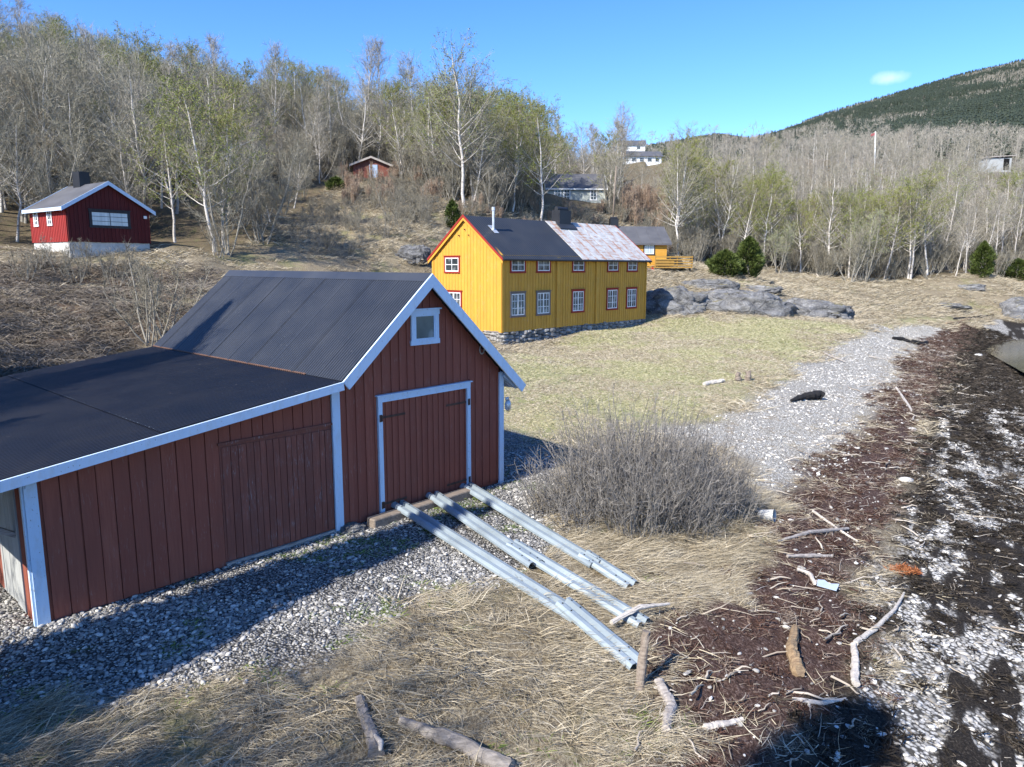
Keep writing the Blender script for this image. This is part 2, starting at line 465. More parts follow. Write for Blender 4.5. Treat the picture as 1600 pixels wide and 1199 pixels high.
# ------------------------------------------------------------------ helpers: meshes and objects
class MB:
    """collects faces of ONE mesh"""
    def __init__(s):
        s.V, s.F, s.R, s.I = [], [], [], []
        s.rg = random.Random(7)
    def add(s, verts, faces, mi=0, rnd=None):
        o = len(s.V); s.V += [tuple(map(float, v)) for v in verts]
        r = s.rg.random() if rnd is None else rnd
        for f in faces:
            s.F.append(tuple(i + o for i in f)); s.R.append(r); s.I.append(mi)
    def hexa(s, p, mi=0, rnd=None):
        """8 corners: 4 of one face, then the 4 opposite ones in the same order"""
        s.add(p, [(3, 2, 1, 0), (4, 5, 6, 7), (0, 1, 5, 4), (1, 2, 6, 5), (2, 3, 7, 6), (3, 0, 4, 7)], mi, rnd)
    def box(s, x0, x1, y0, y1, z0, z1, mi=0, rnd=None):
        s.hexa([(x0, y0, z0), (x1, y0, z0), (x1, y1, z0), (x0, y1, z0), (x0, y0, z1), (x1, y0, z1), (x1, y1, z1), (x0, y1, z1)], mi, rnd)
    def prism(s, a, b, mi=0, rnd=None):
        """two parallel outlines with equal point counts"""
        n = len(a)
        s.add(list(a) + list(b), [tuple(range(n - 1, -1, -1)), tuple(range(n, 2 * n))] + [(i, (i + 1) % n, n + (i + 1) % n, n + i) for i in range(n)], mi, rnd)
    def beam(s, p, q, w, h, up=(0, 0, 1), mi=0, rnd=None):
        p, q = Vector(p), Vector(q); d = (q - p).normalized(); sd = d.cross(Vector(up)).normalized() * (w / 2); u = sd.cross(d).normalized() * (h / 2)
        s.hexa([p - sd - u, p + sd - u, p + sd + u, p - sd + u, q - sd - u, q + sd - u, q + sd + u, q - sd + u], mi, rnd)
    def tube(s, pts, rad, n=8, mi=0, rnd=None, cap=True):
        pts = [Vector(p) for p in pts]; rings = []
        if not hasattr(rad, '__len__'):
            rad = [rad] * len(pts)
        for i, p in enumerate(pts):
            d = (pts[min(i + 1, len(pts) - 1)] - pts[max(i - 1, 0)]).normalized()
            a = d.cross(Vector((.31, .17, .94))).normalized(); b = d.cross(a)
            rings.append([p + (a * math.cos(2 * PI * k / n) + b * math.sin(2 * PI * k / n)) * rad[i] for k in range(n)])
        V = [v for r in rings for v in r]
        F = [(i * n + k, i * n + (k + 1) % n, (i + 1) * n + (k + 1) % n, (i + 1) * n + k) for i in range(len(pts) - 1) for k in range(n)]
        if cap:
            F += [tuple(range(n - 1, -1, -1)), tuple((len(pts) - 1) * n + k for k in range(n))]
        s.add(V, F, mi, rnd)
    def build(s, name, mats, parent=None, smooth=False):
        me = bpy.data.meshes.new(name)
        me.from_pydata(s.V, [], s.F)
        a = me.attributes.new('rnd', 'FLOAT', 'FACE'); a.data.foreach_set('value', s.R)
        for m in (mats if isinstance(mats, (list, tuple)) else [mats]):
            me.materials.append(m)
        me.polygons.foreach_set('material_index', s.I)
        if smooth:
            me.polygons.foreach_set('use_smooth', [True] * len(s.F))
        me.update()
        o = bpy.data.objects.new(name, me); COL.objects.link(o)
        if parent:
            o.parent = parent
        return o

def tag(o, label=None, cat=None, group=None, kind=None):
    for k, v in (('label', label), ('category', cat), ('group', group), ('kind', kind)):
        if v:
            o[k] = v
    return o

def thing(name, loc, rz, label, cat, group=None):
    o = bpy.data.objects.new(name, None); COL.objects.link(o)
    o.location = loc; o.rotation_euler = (0, 0, rz); o.empty_display_size = .3
    return tag(o, label, cat, group)

class Wall:
    """a wall plane: u along it, w outwards, z up"""
    def __init__(s, o, U, W):
        s.o, s.U, s.W = Vector(o), Vector(U), Vector(W)
    def p(s, u, w, z):
        return s.o + s.U * u + s.W * w + Vector((0, 0, z))
    def box(s, mb, u0, u1, w0, w1, z0, z1, mi=0, rnd=None):
        s.poly(mb, [(u0, z0), (u1, z0), (u1, z1), (u0, z1)], w0, w1, mi, rnd)
    def poly(s, mb, pts, w0, w1, mi=0, rnd=None):
        mb.prism([s.p(u, w0, z) for u, z in pts], [s.p(u, w1, z) for u, z in pts], mi, rnd)
    def clad(s, mb, u0, u1, zb, zt, pitch, cover, mi=0, breaks=(), rg=None, t=.022, gap=.006):
        """board and cover-board cladding up to the line zt(u)"""
        rg = rg or random.Random(3)
        n = max(1, round((u1 - u0) / pitch)); p = (u1 - u0) / n
        def board(a, b, w0, w1):
            cuts = [a] + [c for c in breaks if a + .004 < c < b - .004] + [b]
            j = rg.uniform(-.012, .012)
            top = [(c, zt(c)) for c in reversed(cuts)]
            s.poly(mb, [(a, zb(a) + j), (b, zb(b) + j)] + top, w0, w1, mi, rg.random())
        for i in range(n):
            a = u0 + i * p + rg.uniform(-.006, .006) * (i > 0)
            board(a + gap, a + p - gap, .0, t)
        if cover:
            for i in range(n + 1):
                c = u0 + i * p + rg.uniform(-.008, .008)
                board(max(u0, c - cover / 2), min(u1, c + cover / 2), t, 2 * t - .002)
    def window(s, parent, u0, u1, z0, z1, cols, rows, casing, sash=None, cw=.11, w=.046, sw=.05, mull=.03, name='window', glassm=None, head=True, pairs=False):
        sash = sash or MT['clean_white']
        m = MB()
        s.box(m, u0, u0 + cw, w, w + .035, z0 + cw, z1 - cw); s.box(m, u1 - cw, u1, w, w + .035, z0 + cw, z1 - cw)
        s.box(m, u0 - .02, u1 + .02, w, w + .038, z0, z0 + cw); s.box(m, u0 - .02, u1 + .02, w, w + .038, z1 - cw, z1)
        if head:
            s.box(m, u0 - .05, u1 + .05, w, w + .075, z1 + .002, z1 + .03)
        wo = m.build(name, casing, parent)
        a0, a1, b0, b1 = u0 + cw, u1 - cw, z0 + cw, z1 - cw
        m = MB(); d0, d1 = w + .004, w + .026
        s.box(m, a0, a0 + sw, d0, d1, b0, b1); s.box(m, a1 - sw, a1, d0, d1, b0, b1)
        s.box(m, a0 + sw, a1 - sw, d0, d1, b0, b0 + sw); s.box(m, a0 + sw, a1 - sw, d0, d1, b1 - sw, b1)
        for i in range(1, cols):
            c = a0 + (a1 - a0) * i / cols
            k = sw * .8 if (pairs and i * 2 == cols) else mull / 2
            s.box(m, c - k, c + k, d0, d1 + .002, b0 + sw, b1 - sw)
        for i in range(1, rows):
            c = b0 + (b1 - b0) * i / rows
            s.box(m, a0 + sw, a1 - sw, d0 + .002, d1 - .003, c - mull / 2, c + mull / 2)
        m.build('sash', sash, wo)
        m = MB(); s.box(m, a0 + .01, a1 - .01, w + .001, w + .012, b0 + .01, b1 - .01)
        m.build('pane', glassm or MT['glass'], wo)
        return wo

def slope_sheet(mb, y0, y1, a, b, pitch, amp, mi=0, per=10, lift=0.0):
    """corrugated sheet from point a=(x,z) down to b=(x,z), waves along y"""
    n = max(4, int((y1 - y0) / pitch * per))
    ys = np.linspace(y0, y1, n + 1)
    ax, az = a; bx_, bz = b
    L = math.hypot(bx_ - ax, bz - az); nx, nz = -(bz - az) / L, (bx_ - ax) / L
    if nz < 0:
        nx, nz = -nx, -nz
    off = amp * np.clip(2.3 * np.sin(ys / pitch * 2 * PI) + .9, -1, 1) + lift
    V = [(ax + nx * o, y, az + nz * o) for y, o in zip(ys, off)] + [(bx_ + nx * o, y, bz + nz * o) for y, o in zip(ys, off)]
    F = [(i, i + 1, n + 2 + i, n + 1 + i) for i in range(n)]
    mb.add(V, F, mi, .5)

def slab_along(mb, y0, y1, a, b, t, mi=0, up=0.0):
    """flat board layer under a roof, from a=(x,z) to b=(x,z), thickness t downwards"""
    L = math.hypot(b[0] - a[0], b[1] - a[1]); nx, nz = -(b[1] - a[1]) / L, (b[0] - a[0]) / L
    if nz < 0:
        nx, nz = -nx, -nz
    P = [(a[0] + nx * up, a[1] + nz * up), (b[0] + nx * up, b[1] + nz * up), (b[0] - nx * (t - up), b[1] - nz * (t - up)), (a[0] - nx * (t - up), a[1] - nz * (t - up))]
    mb.prism([(x, y0, z) for x, z in P], [(x, y1, z) for x, z in P], mi, .5)

# ------------------------------------------------------------------ the ground, one sheet out to the mountain
th = np.radians(np.concatenate([np.arange(-180, -56, 4.0), np.arange(-56, -42, .5), np.arange(-42, 42, .115), np.arange(42, 56, .5), np.arange(56, 180.1, 4.0)]))
th[-1] = th[0] + 2 * PI
rad = np.concatenate([[.2, 1.2, 2.2, 3.2], 4.0 * 1.0105 ** np.arange(0, 640)])
TH, RD = np.meshgrid(th, rad)
GX, GY = RD * np.sin(TH), RD * np.cos(TH)
GZ = H(GX, GY)
NT_, NR_ = len(th), len(rad)

def pp(pts):
    return np.array([px(*p) for p in pts])[:, :2]
wob = fbm(GX, GY, .9, 3, 31) * .45 + fbm(GX, GY, 3, 2, 32) * .4
Z_GRAVEL = np.concatenate([[(-20, 9.5), (-16, 16), (-5, 24), (-.9, 22.5)], pp([(870, 700), (880, 760), (850, 800), (880, 850), (800, 905), (720, 925), (640, 950), (575, 1000), (480, 1030), (300, 1062), (150, 1090), (0, 1118)]), [(-12, 5.5), (-20, 4)]])
Z_BEACH = pp([(1060, 668), (1130, 655), (1185, 612), (1235, 588), (1255, 565), (1285, 548), (1330, 528), (1400, 512), (1450, 509), (1472, 513),
              (1500, 540), (1440, 590), (1390, 640), (1340, 690), (1290, 740), (1240, 765), (1205, 790), (1180, 770), (1175, 720), (1120, 690), (1040, 680)])
Z_WEED = np.concatenate([pp([(1500, 505), (1440, 530), (1405, 570), (1380, 620), (1340, 680), (1285, 720), (1225, 770), (1170, 815), (1185, 880), (1140, 935), (1080, 950), (1015, 975),
                            (1045, 1060), (1060, 1130), (1000, 1195)]), [(2.1, 4)], pp([(1250, 1190), (1310, 1100), (1360, 1040), (1380, 970), (1345, 920), (1395, 850), (1420, 760), (1450, 660), (1490, 560), (1530, 515)])])
Z_KELP = np.concatenate([pp([(1560, 500), (1500, 520), (1455, 620), (1420, 740), (1390, 850), (1340, 920), (1370, 980), (1345, 1080), (1240, 1150), (1200, 1198)]), [(3.0, 4), (14, 4), (26, 24), (37, 47), (44, 58), (49, 64), (58, 72)]])
Z_MEADOW = np.concatenate([[(-5, 24), (-6, 30), (-4.5, 41)], pp([(790, 555), (960, 512), (1010, 500), (1080, 492), (1200, 497), (1330, 508), (1420, 495), (1480, 498), (1400, 510), (1290, 545), (1250, 570), (1180, 615), (1120, 655), (1000, 672), (860, 690), (790, 690)])])
Z_WOOD = np.concatenate([[(-90, 38), (-44, 36)], pp([(0, 397), (40, 392), (240, 385), (330, 400), (420, 372), (470, 332), (520, 300), (560, 284), (640, 292), (700, 332), (760, 337), (860, 325), (1000, 348), (1060, 404), (1110, 412), (1250, 428), (1340, 438), (1420, 440), (1500, 432), (1600, 424)]), [(160, 110), (160, 240), (-200, 240)]])
Z_BRACKEN = np.concatenate([[(-16, 17), (-30, 22), (-40, 33)], pp([(0, 420), (60, 410), (200, 418), (330, 425), (345, 450), (300, 490), (250, 535)])])

def zmask(poly, soft=.5, amp=1.0):
    return sstep(-soft, soft, in_poly(GX, GY, poly) + wob * amp)
near = RD < 150
gravel = zmask(Z_GRAVEL, .35)
beach = zmask(Z_BEACH, .6, 1.6)
weed = zmask(Z_WEED, .4, 1.2)
kelp = zmask(Z_KELP, .5, 1.0)
meadow = zmask(Z_MEADOW, 1.2, 1.5)
wood = sstep(-2.5, 1.5, in_poly(GX, GY, Z_WOOD) + wob * 2)
bracken = zmask(Z_BRACKEN, 1.5, 2)
# bare pebbles show in streaks along the shore between the kelp
SH = np.array([.53, .85])
us, ws = GX * SH[0] + GY * SH[1], GX * SH[1] - GY * SH[0]
strk = fbm(us / 3.2, ws / .75, 1, 4, 41) * .8 + .75 * fbm(us / 1.1, ws / .32, 1, 4, 42)
_wx, _wy = px(1490, 985)[:2]
whitezone = np.exp(-(((us - (_wx * SH[0] + _wy * SH[1])) / 3.6) ** 2 + ((ws - (_wx * SH[1] - _wy * SH[0])) / 1.9) ** 2))
_sx = (ws - np.interp(us, [px(1600, 880)[:2] @ SH, px(1590, 640)[:2] @ SH, px(1560, 560)[:2] @ SH], [px(p, q)[0] * SH[1] - px(p, q)[1] * SH[0] for p, q in ((1600, 760), (1590, 610), (1562, 552))]))
rim = np.exp(-(_sx / .9) ** 2) * sstep(18, 22, us)
white = sstep(.12, .26, .16 * sstep(13, 20, us) + strk * .9 + whitezone * .62 + rim * .75 - .2) * kelp
GZ = GZ + kelp * (1 - white) * (fbm(GX, GY, .35, 3, 43) * .05 + .015) + weed * fbm(GX, GY, .3, 3, 44) * .06

gi = np.arange(NR_ * NT_).reshape(NR_, NT_)
def sheet(name, r0, r1, attrs, mat):
    idx = gi[r0:r1]
    V = np.stack([GX[r0:r1], GY[r0:r1], GZ[r0:r1]], -1).reshape(-1, 3)
    k = np.arange(idx.size).reshape(idx.shape)
    Q = np.stack([k[:-1, :-1], k[:-1, 1:], k[1:, 1:], k[1:, :-1]], -1).reshape(-1, 4)[:, ::-1]
    me = bpy.data.meshes.new(name)
    me.vertices.add(len(V)); me.vertices.foreach_set('co', V.ravel())
    me.loops.add(Q.size); me.loops.foreach_set('vertex_index', Q.ravel().astype(np.int32))
    me.polygons.add(len(Q)); me.polygons.foreach_set('loop_start', np.arange(0, Q.size, 4, dtype=np.int32)); me.polygons.foreach_set('loop_total', np.full(len(Q), 4, np.int32))
    me.polygons.foreach_set('use_smooth', np.ones(len(Q), bool))
    for an, av in attrs.items():
        a = me.attributes.new(an, 'FLOAT', 'POINT'); a.data.foreach_set('value', av[r0:r1].ravel().astype(np.float32))
    me.update(calc_edges=True); me.validate()
    me.materials.append(mat)
    o = bpy.data.objects.new(name, me); COL.objects.link(o); o['kind'] = 'structure'
    return o

def ground_mat():
    M = Mat('ground_cover', .95, .15)
    w = M.world()
    n1, n2 = M.noise(w, .35, 6, .65), M.noise(w, 2.2, 5, .65)
    fine = M.noise(M.world((1, .6, 1)), 26, 4, .75, .6)
    micro = M.noise(w, 110, 2, .6)
    straw = M.ramp(fine, [(.3, (.07, .055, .038)), (.47, (.2, .165, .11)), (.65, (.44, .38, .265)), (.8, (.56, .5, .37))])
    straw = M.mix(M.rng(n2, .5, .72, 0, .55), straw, (.2, .145, .075))
    straw = M.mix(M.rng(n1, .54, .68, 0, .6), straw, (.2, .22, .07))
    mead = M.ramp(fine, [(.28, (.17, .155, .075)), (.45, (.32, .295, .155)), (.62, (.46, .42, .26)), (.8, (.56, .51, .35))])
    mead = M.mix(M.rng(n2, .46, .64, 0, .62), mead, (.165, .21, .05))
    mead = M.mix(M.rng(n1, .5, .66, 0, .4), mead, (.42, .35, .2))
    c = M.mix(M.attr('meadow'), straw, mead)
    br = M.ramp(fine, [(.3, (.045, .032, .022)), (.5, (.13, .095, .065)), (.7, (.3, .24, .17))])
    br = M.mix(M.rng(n2, .5, .65, 0, .7), br, (.1, .055, .035))
    c = M.mix(M.attr('bracken'), c, br)
    wd = M.ramp(fine, [(.3, (.05, .04, .025)), (.5, (.14, .11, .07)), (.7, (.25, .2, .13))])
    wd = M.mix(M.rng(n2, .52, .68, 0, .6), wd, (.12, .13, .05))
    c = M.mix(M.attr('wood'), c, wd)
    def stones(sc, dark, lo, mid, hi):
        vo = M.node('TexVoronoi', {'Vector': w, 'Scale': sc})
        sep = M.node('SeparateColor', {0: vo.outputs['Color']})
        k = M.ramp(sep.outputs[0], [(0, lo), (.5, mid), (.85, hi), (1, tuple(min(.8, x * 1.25) for x in hi))])
        return M.mix(M.rng(vo.outputs['Distance'], .35, .62), k, dark), vo.outputs['Distance']
    g, d1 = stones(26, (.06, .058, .055), (.19, .185, .175), (.33, .32, .3), (.5, .485, .45))
    g = M.mix(M.rng(n2, .62, .72, 0, .7), g, (.1, .12, .04))
    c = M.mix(M.attr('gravel'), c, g)
    b, d2 = stones(20, (.27, .25, .21), (.45, .42, .365), (.57, .54, .475), (.68, .65, .58))
    b = M.mix(M.rng(n2, .55, .66, 0, .75), b, (.34, .28, .2))
    c = M.mix(M.attr('beach'), c, b)
    sw = M.ramp(fine, [(.3, (.02, .013, .01)), (.48, (.065, .037, .028)), (.6, (.15, .1, .08)), (.72, (.38, .33, .28))])
    c = M.mix(M.attr('weed'), c, sw)
    kp = M.ramp(M.noise(w, 34, 4, .7), [(.35, (.009, .0075, .007)), (.52, (.028, .023, .018)), (.65, (.065, .054, .043)), (.76, (.3, .28, .25))])
    c = M.mix(M.attr('kelp'), c, kp)
    wp, d3 = stones(15, (.08, .075, .065), (.38, .36, .32), (.55, .525, .47), (.7, .67, .61))
    c = M.mix(M.attr('white'), c, wp)
    st = M.math('MAXIMUM', M.attr('gravel'), M.attr('beach'))
    hh = M.math('ADD', M.math('MULTIPLY', fine, .7), M.math('MULTIPLY', micro, .2))
    hh = M.math('SUBTRACT', hh, M.math('MULTIPLY', M.math('MULTIPLY', d1, st), 1.2))
    M.bump(hh, .8, .06)
    return M.col(c)
rs = int(np.searchsorted(rad, 215))
sheet('ground', 0, rs + 1, dict(gravel=gravel, beach=beach, weed=weed, kelp=kelp, white=white, meadow=meadow, wood=wood, bracken=bracken), ground_mat())
def mountain_mat():
    M = Mat('mountain_floor', .95, .1)
    w = M.world()
    n = M.noise(w, .02, 6, .7); f = M.noise(w, .3, 5, .7)
    c = M.ramp(n, [(.35, (.07, .075, .05)), (.5, (.14, .125, .1)), (.65, (.2, .175, .15))])
    c = M.mix(M.rng(f, .4, .7, 0, .6), c, (.07, .07, .05))
    return M.col(c)
sheet('mountain', rs, NR_, {}, mountain_mat())

def water_mat():
    M = Mat('sea_water', .06, .5)
    n = M.noise(M.world((1, 1, 1)), 3.5, 4, .6)
    M.bump(n, .15, .05)
    k = M.noise(M.world(), .5, 4, .6)
    return M.col(M.ramp(k, [(.35, (.03, .035, .028)), (.6, (.075, .075, .05))]))
m = MB()
wp_ = [(9.3, 5.5), (14, 14.5), (24.5, 33), (32, 45), (36.3, 55), (39.5, 61.5), (46, 66), (60, 70), (75, 72), (260, 60), (260, -80), (20, -60)]
m.add([(x, y, -1.6) for x, y in wp_], [tuple(range(len(wp_)))[::-1]])
m.build('water', water_mat())['kind'] = 'structure'

# ------------------------------------------------------------------ boathouse
YAW = .7388
BX, BY = -3.3341, 13.0871
def L2W(x, y, o=(BX, BY), yaw=YAW):
    return o[0] + math.sin(yaw) * x - math.cos(yaw) * y, o[1] + math.cos(yaw) * x + math.sin(yaw) * y
bh = thing('boathouse', (BX, BY, 0), PI / 2 - YAW, 'dark red boarded boathouse with shade-tinted white trim, black metal roof and long lean-to', 'boathouse')
AX, CX, DEPTH = -4.86, 4.55, 7.75
AP, LJ, RE = (2.27, 4.80), (.127, 2.90), (4.99, 2.33)
LE = (-6.35, 2.90 - 6.477 * .1265)
def roofz(u):
    if u < LJ[0]:
        return LJ[1] + (u - LJ[0]) * .1265
    if u < AP[0]:
        return LJ[1] + (u - LJ[0]) * (AP[1] - LJ[1]) / (AP[0] - LJ[0])
    return AP[1] - (u - AP[0]) * (AP[1] - RE[1]) / (RE[0] - AP[0])
rg = random.Random(5)
under = lambda u: roofz(u) - (.13 if u > .1 else .1)
front = Wall((0, 0, 0), (1, 0, 0), (0, -1, 0))
# front wall of the main house, then of the lean-to
m = MB()
outl = [(.05, -.15), (CX, -.15), (CX, under(CX)), (AP[0], under(AP[0])), (.127, under(.14)), (.05, under(.05))]
front.poly(m, outl, -.1, 0, 0, .5)
front.clad(m, .17, 1.02, lambda u: .06, under, .215, .1, 0, (), rg)
front.clad(m, 1.02, 3.53, lambda u: 2.53, under, .215, .1, 0, (AP[0],), rg)
front.clad(m, 3.53, CX - .1, lambda u: .06, under, .215, .1, 0, (), rg)
m.build('gable_wall', MT['red'], bh)
m = MB()
front.poly(m, [(AX, -.15), (.048, -.15), (.048, under(.048)), (AX, under(AX))], -.1, 0, 0, .5)
front.clad(m, AX + .19, -2.13, lambda u: .02, under, .235, 0, 0, (), rg, .024, .009)
front.clad(m, -2.13, 0.0, lambda u: 2.13 - (u + 2.1) * .02, under, .2, 0, 0, (), rg, .024, .008)
m.build('lean_to_wall', MT['red'], bh)
# weathered plank door of the lean-to
m = MB()
front.box(m, -2.13, 0.0, .002, .02, .1, 2.1)
x = -2.1
while x < -.05:
    wdt = rg.uniform(.1, .17)
    if x + wdt > -.02: wdt = -.02 - x
    front.box(m, x + .006, x + wdt - .006, .02, .036 + rg.uniform(-.004, .006), .1 + rg.uniform(0, .03), 2.05 - (x + 2.1) * .02)
    x += wdt
front.box(m, -2.16, .0, .02, .06, 2.09, 2.135)
dl = m.build('plank_door', MT['red_worn'], bh)
dl['label'] = 'weathered reddish plank door with flaking paint'
m = MB(); front.box(m, -2.14, -.02, .02, .075, -.05, .09); m.build('sill', MT['drift'], dl)
# big red boat door with white frame
m = MB()
front.box(m, 1.1, 3.45, .002, .016, .02, 2.46)
front.clad(m, 1.13, 3.42, lambda u: .07, lambda u: 2.44, .155, .07, 0, (), rg, .02)
bd = m.build('boat_door', MT['red'], bh)
m = MB()
front.box(m, 1.03, 1.13, .012, .085, -.03, 2.36); front.box(m, 3.42, 3.52, .012, .085, -.03, 2.36)
front.box(m, 1.03, 3.52, .012, .088, 2.36, 2.48); front.box(m, .99, 3.56, .012, .12, 2.483, 2.505)
m.build('door_frame', MT['white'], bd)
for u, z, dirn in ((1.1, 2.05, 1), (1.1, .3, 1), (3.45, 2.05, -1), (3.45, .3, -1)):
    m = MB()
    front.box(m, min(u, u + dirn * .62), max(u, u + dirn * .62), .042, .05, z - .022, z + .022)
    P = front.p(u, .1, z); m.tube([P + Vector((0, 0, -.06)), P + Vector((0, 0, .06))], .016, 8)
    front.box(m, u - .03 - .02 * dirn, u + .03 - .02 * dirn, .086, .094, z - .07, z + .07)
    m.build('hinge', MT['iron'], bd)
# gable window
front.window(bh, 1.9, 2.63, 3.4, 4.1, 1, 1, MT['white'], MT['white'], .1, .046, .03)
# corner boards and posts
for nm, u0, u1, zt_ in (('corner_board', AX - .02, AX + .14, under(AX) - .02), ('corner_board', .0, .17, under(.05) - .02), ('corner_board', CX - .1, CX + .02, under(CX) - .01)):
    m = MB()
    front.box(m, u0, u1, .03, .075, -.05, zt_)
    if u0 < -4:
        m.box(AX - .05, AX - .022, -.05, .02, -.05, zt_); front.box(m, u0 + .02, u1 - .01, .076, .1, zt_ - .14, zt_ - .01)
    if u0 > 4:
        m.box(CX + .021, CX + .06, -.06, .12, -.05, zt_)
    m.build(nm, MT['white'], bh)
# side wall of the lean-to: red board, then bare whitened planks and a door standing ajar
side = Wall((AX, 0, 0), (0, 1, 0), (-1, 0, 0))
m = MB()
side.box(m, .02, DEPTH, -.1, -.02, -.1, under(AX) - .02)
side.clad(m, .02, .38, lambda u: .0, lambda u: under(AX) - .03, .18, .0, 0, (), rg)
side.clad(m, 1.5, DEPTH, lambda u: .0, lambda u: under(AX) - .03, .2, .0, 0, (), rg)
m.build('side_wall', MT['red'], bh)
m = MB()
for a in np.arange(.42, 1.45, .19):
    side.box(m, a + .004, min(a + .186, 1.48), .004, .032 + rg.uniform(0, .006), .06 + rg.uniform(0, .05), 1.93)
sd = m.build('side_door', MT['white_worn'], bh)
sd['label'] = 'bare whitened plank door in the end of the lean-to'
m = MB(); m.beam((AX - .03, .55, 1.2), (AX - 1.2, .62, roofz(AX - 1.2) - .12), .09, .07); m.build('brace', MT['drift'], bh)
right = Wall((CX, 0, 0), (0, 1, 0), (1, 0, 0))
m = MB(); right.box(m, .02, DEPTH, -.1, -.0, -.1, under(CX)); right.clad(m, .13, DEPTH, lambda u: .02, lambda u: under(CX) - .02, .215, .1, 0, (), rg)
m.build('side_wall', MT['red'], bh)
back = Wall((0, DEPTH, 0), (1, 0, 0), (0, 1, 0))
m = MB(); back.poly(m, [(AX, -.1), (CX, -.1), (CX, under(CX)), (AP[0], under(AP[0])), (.127, under(.14)), (AX, under(AX))], -.1, 0); m.build('back_wall', MT['red'], bh)
# roofs
RY0, RY1 = -.27, 8.03
m = MB()
slab_along(m, RY0 + .03, RY1, (AP[0], AP[1] - .03), (LJ[0], LJ[1] - .03), .05, 1)
slab_along(m, RY0 + .03, RY1, (AP[0], AP[1] - .03), (RE[0], RE[1] - .03), .05, 1)
slope_sheet(m, RY0, RY1, AP, (LJ[0] - .02, LJ[1] + .012), .076, .014)
slope_sheet(m, RY0, RY1, AP, RE, .076, .014)
for k in range(9):                      # sheet side laps stand a little proud
    y = .55 + k * .88
    for (p, q) in ((AP, LJ),):
        slope_sheet(m, y - .05, y + .03, p, (q[0] - .02, q[1] + .012), .076, .014, 0, 10, .006)
m.build('main_roof', [MT['roof_dark'], MT['soffit']], bh)
m = MB()
m.prism([(AP[0] - .17, RY0 - .01, AP[1] - .125), (AP[0], RY0 - .01, AP[1] + .035), (AP[0] + .17, RY0 - .01, AP[1] - .125), (AP[0], RY0 - .01, AP[1] + .02)],
        [(AP[0] - .17, RY1, AP[1] - .125), (AP[0], RY1, AP[1] + .035), (AP[0] + .17, RY1, AP[1] - .125), (AP[0], RY1, AP[1] + .02)])
m.build('ridge_cap', MT['roof_dark'], bh)
m = MB()
slab_along(m, RY0 + .03, RY1, (LJ[0], LJ[1] - .03), (LE[0], LE[1] - .03), .05, 1)
xm = -3.1
slope_sheet(m, RY0, RY1, (LJ[0] - .02, LJ[1] - .005), (xm, roofz(xm) + .004), .076, .014, 0, 10, .004)
slope_sheet(m, RY0, RY1, (xm + .15, roofz(xm + .15) - .006), (LE[0], LE[1] - .006), .076, .014)
for y in np.arange(RY0 + .06, RY1, .152):
    c = (xm + .035 + rg.uniform(-.01, .01), y, roofz(xm + .035) + .017)
    m.box(c[0] - .012, c[0] + .012, c[1] - .012, c[1] + .012, c[2] - .012, c[2] + .004, 2)
lr = m.build('lean_to_roof', [MT['roof_black'], MT['soffit'], MT['galv']], bh)
m = MB(); slope_sheet(m, RY0 + 1.2, RY1, (LJ[0] + .0, LJ[1] + .024), (LJ[0] - .035, LJ[1] + .008), .076, .014, 0, 10, .006)
m.build('rusty_sheet_edge', MT['rust'], lr)
# barge boards on the front edge
def barge(p, q, nm, hgt=.19, y0=RY0 - .045, lift=.0):
    m = MB()
    slab_along(m, y0, y0 + .04, p, q, hgt, 0, lift)
    m.build(nm, MT['white'], bh)
barge((AP[0], AP[1] + .02), (LJ[0] - .03, LJ[1] + .0), 'barge_board', .2)
barge((AP[0] + .002, AP[1] + .02), (RE[0] + .1, RE[1] - .07), 'barge_board', .2, RY0 - .047)
barge((LJ[0] - .03, LJ[1] + .005), (LE[0], LE[1]), 'barge_board', .15, RY0 - .049)
m = MB(); m.box(RE[0] - .02, RE[0] + .02, RY0, RY1, RE[1] - .16, RE[1] - .02); m.beam((CX, .05, under(CX) - .03), (RE[0] - .02, .05, RE[1] - .1), .08, .1); m.beam((CX, -.12, under(CX) - .06), (RE[0] - .02, -.12, RE[1] - .12), .05, .12)
m.build('eave_board', MT['white'], bh)
# horseshoe-like rope ring hung under the right slope
m = MB()
m.tube([front.p(3.9 + .07 * math.cos(a), .062, 3.16 + .1 * math.sin(a)) for a in np.linspace(2.2, 7.6, 14)], .014, 6)
tag(m.build('rope_loop', MT['drift_pale'], None), 'small pale rope loop hung on the red gable under its right barge board', 'rope')
bpy.data.objects['rope_loop'].matrix_world = Matrix.Translation((BX, BY, 0)) @ Matrix.Rotation(PI / 2 - YAW, 4, 'Z')
# small lamp under the right eave
m = MB(); m.tube([(CX + .13, -.12, 1.93), (CX + .13, -.12, 1.83), (CX + .13, -.12, 1.73), (CX + .13, -.12, 1.68)], [.05, .075, .07, .03], 12)
m.box(CX + .06, CX + .15, -.14, -.1, 1.93, 2.0)
m.build('wall_lamp', MT['pipe'], bh, True)

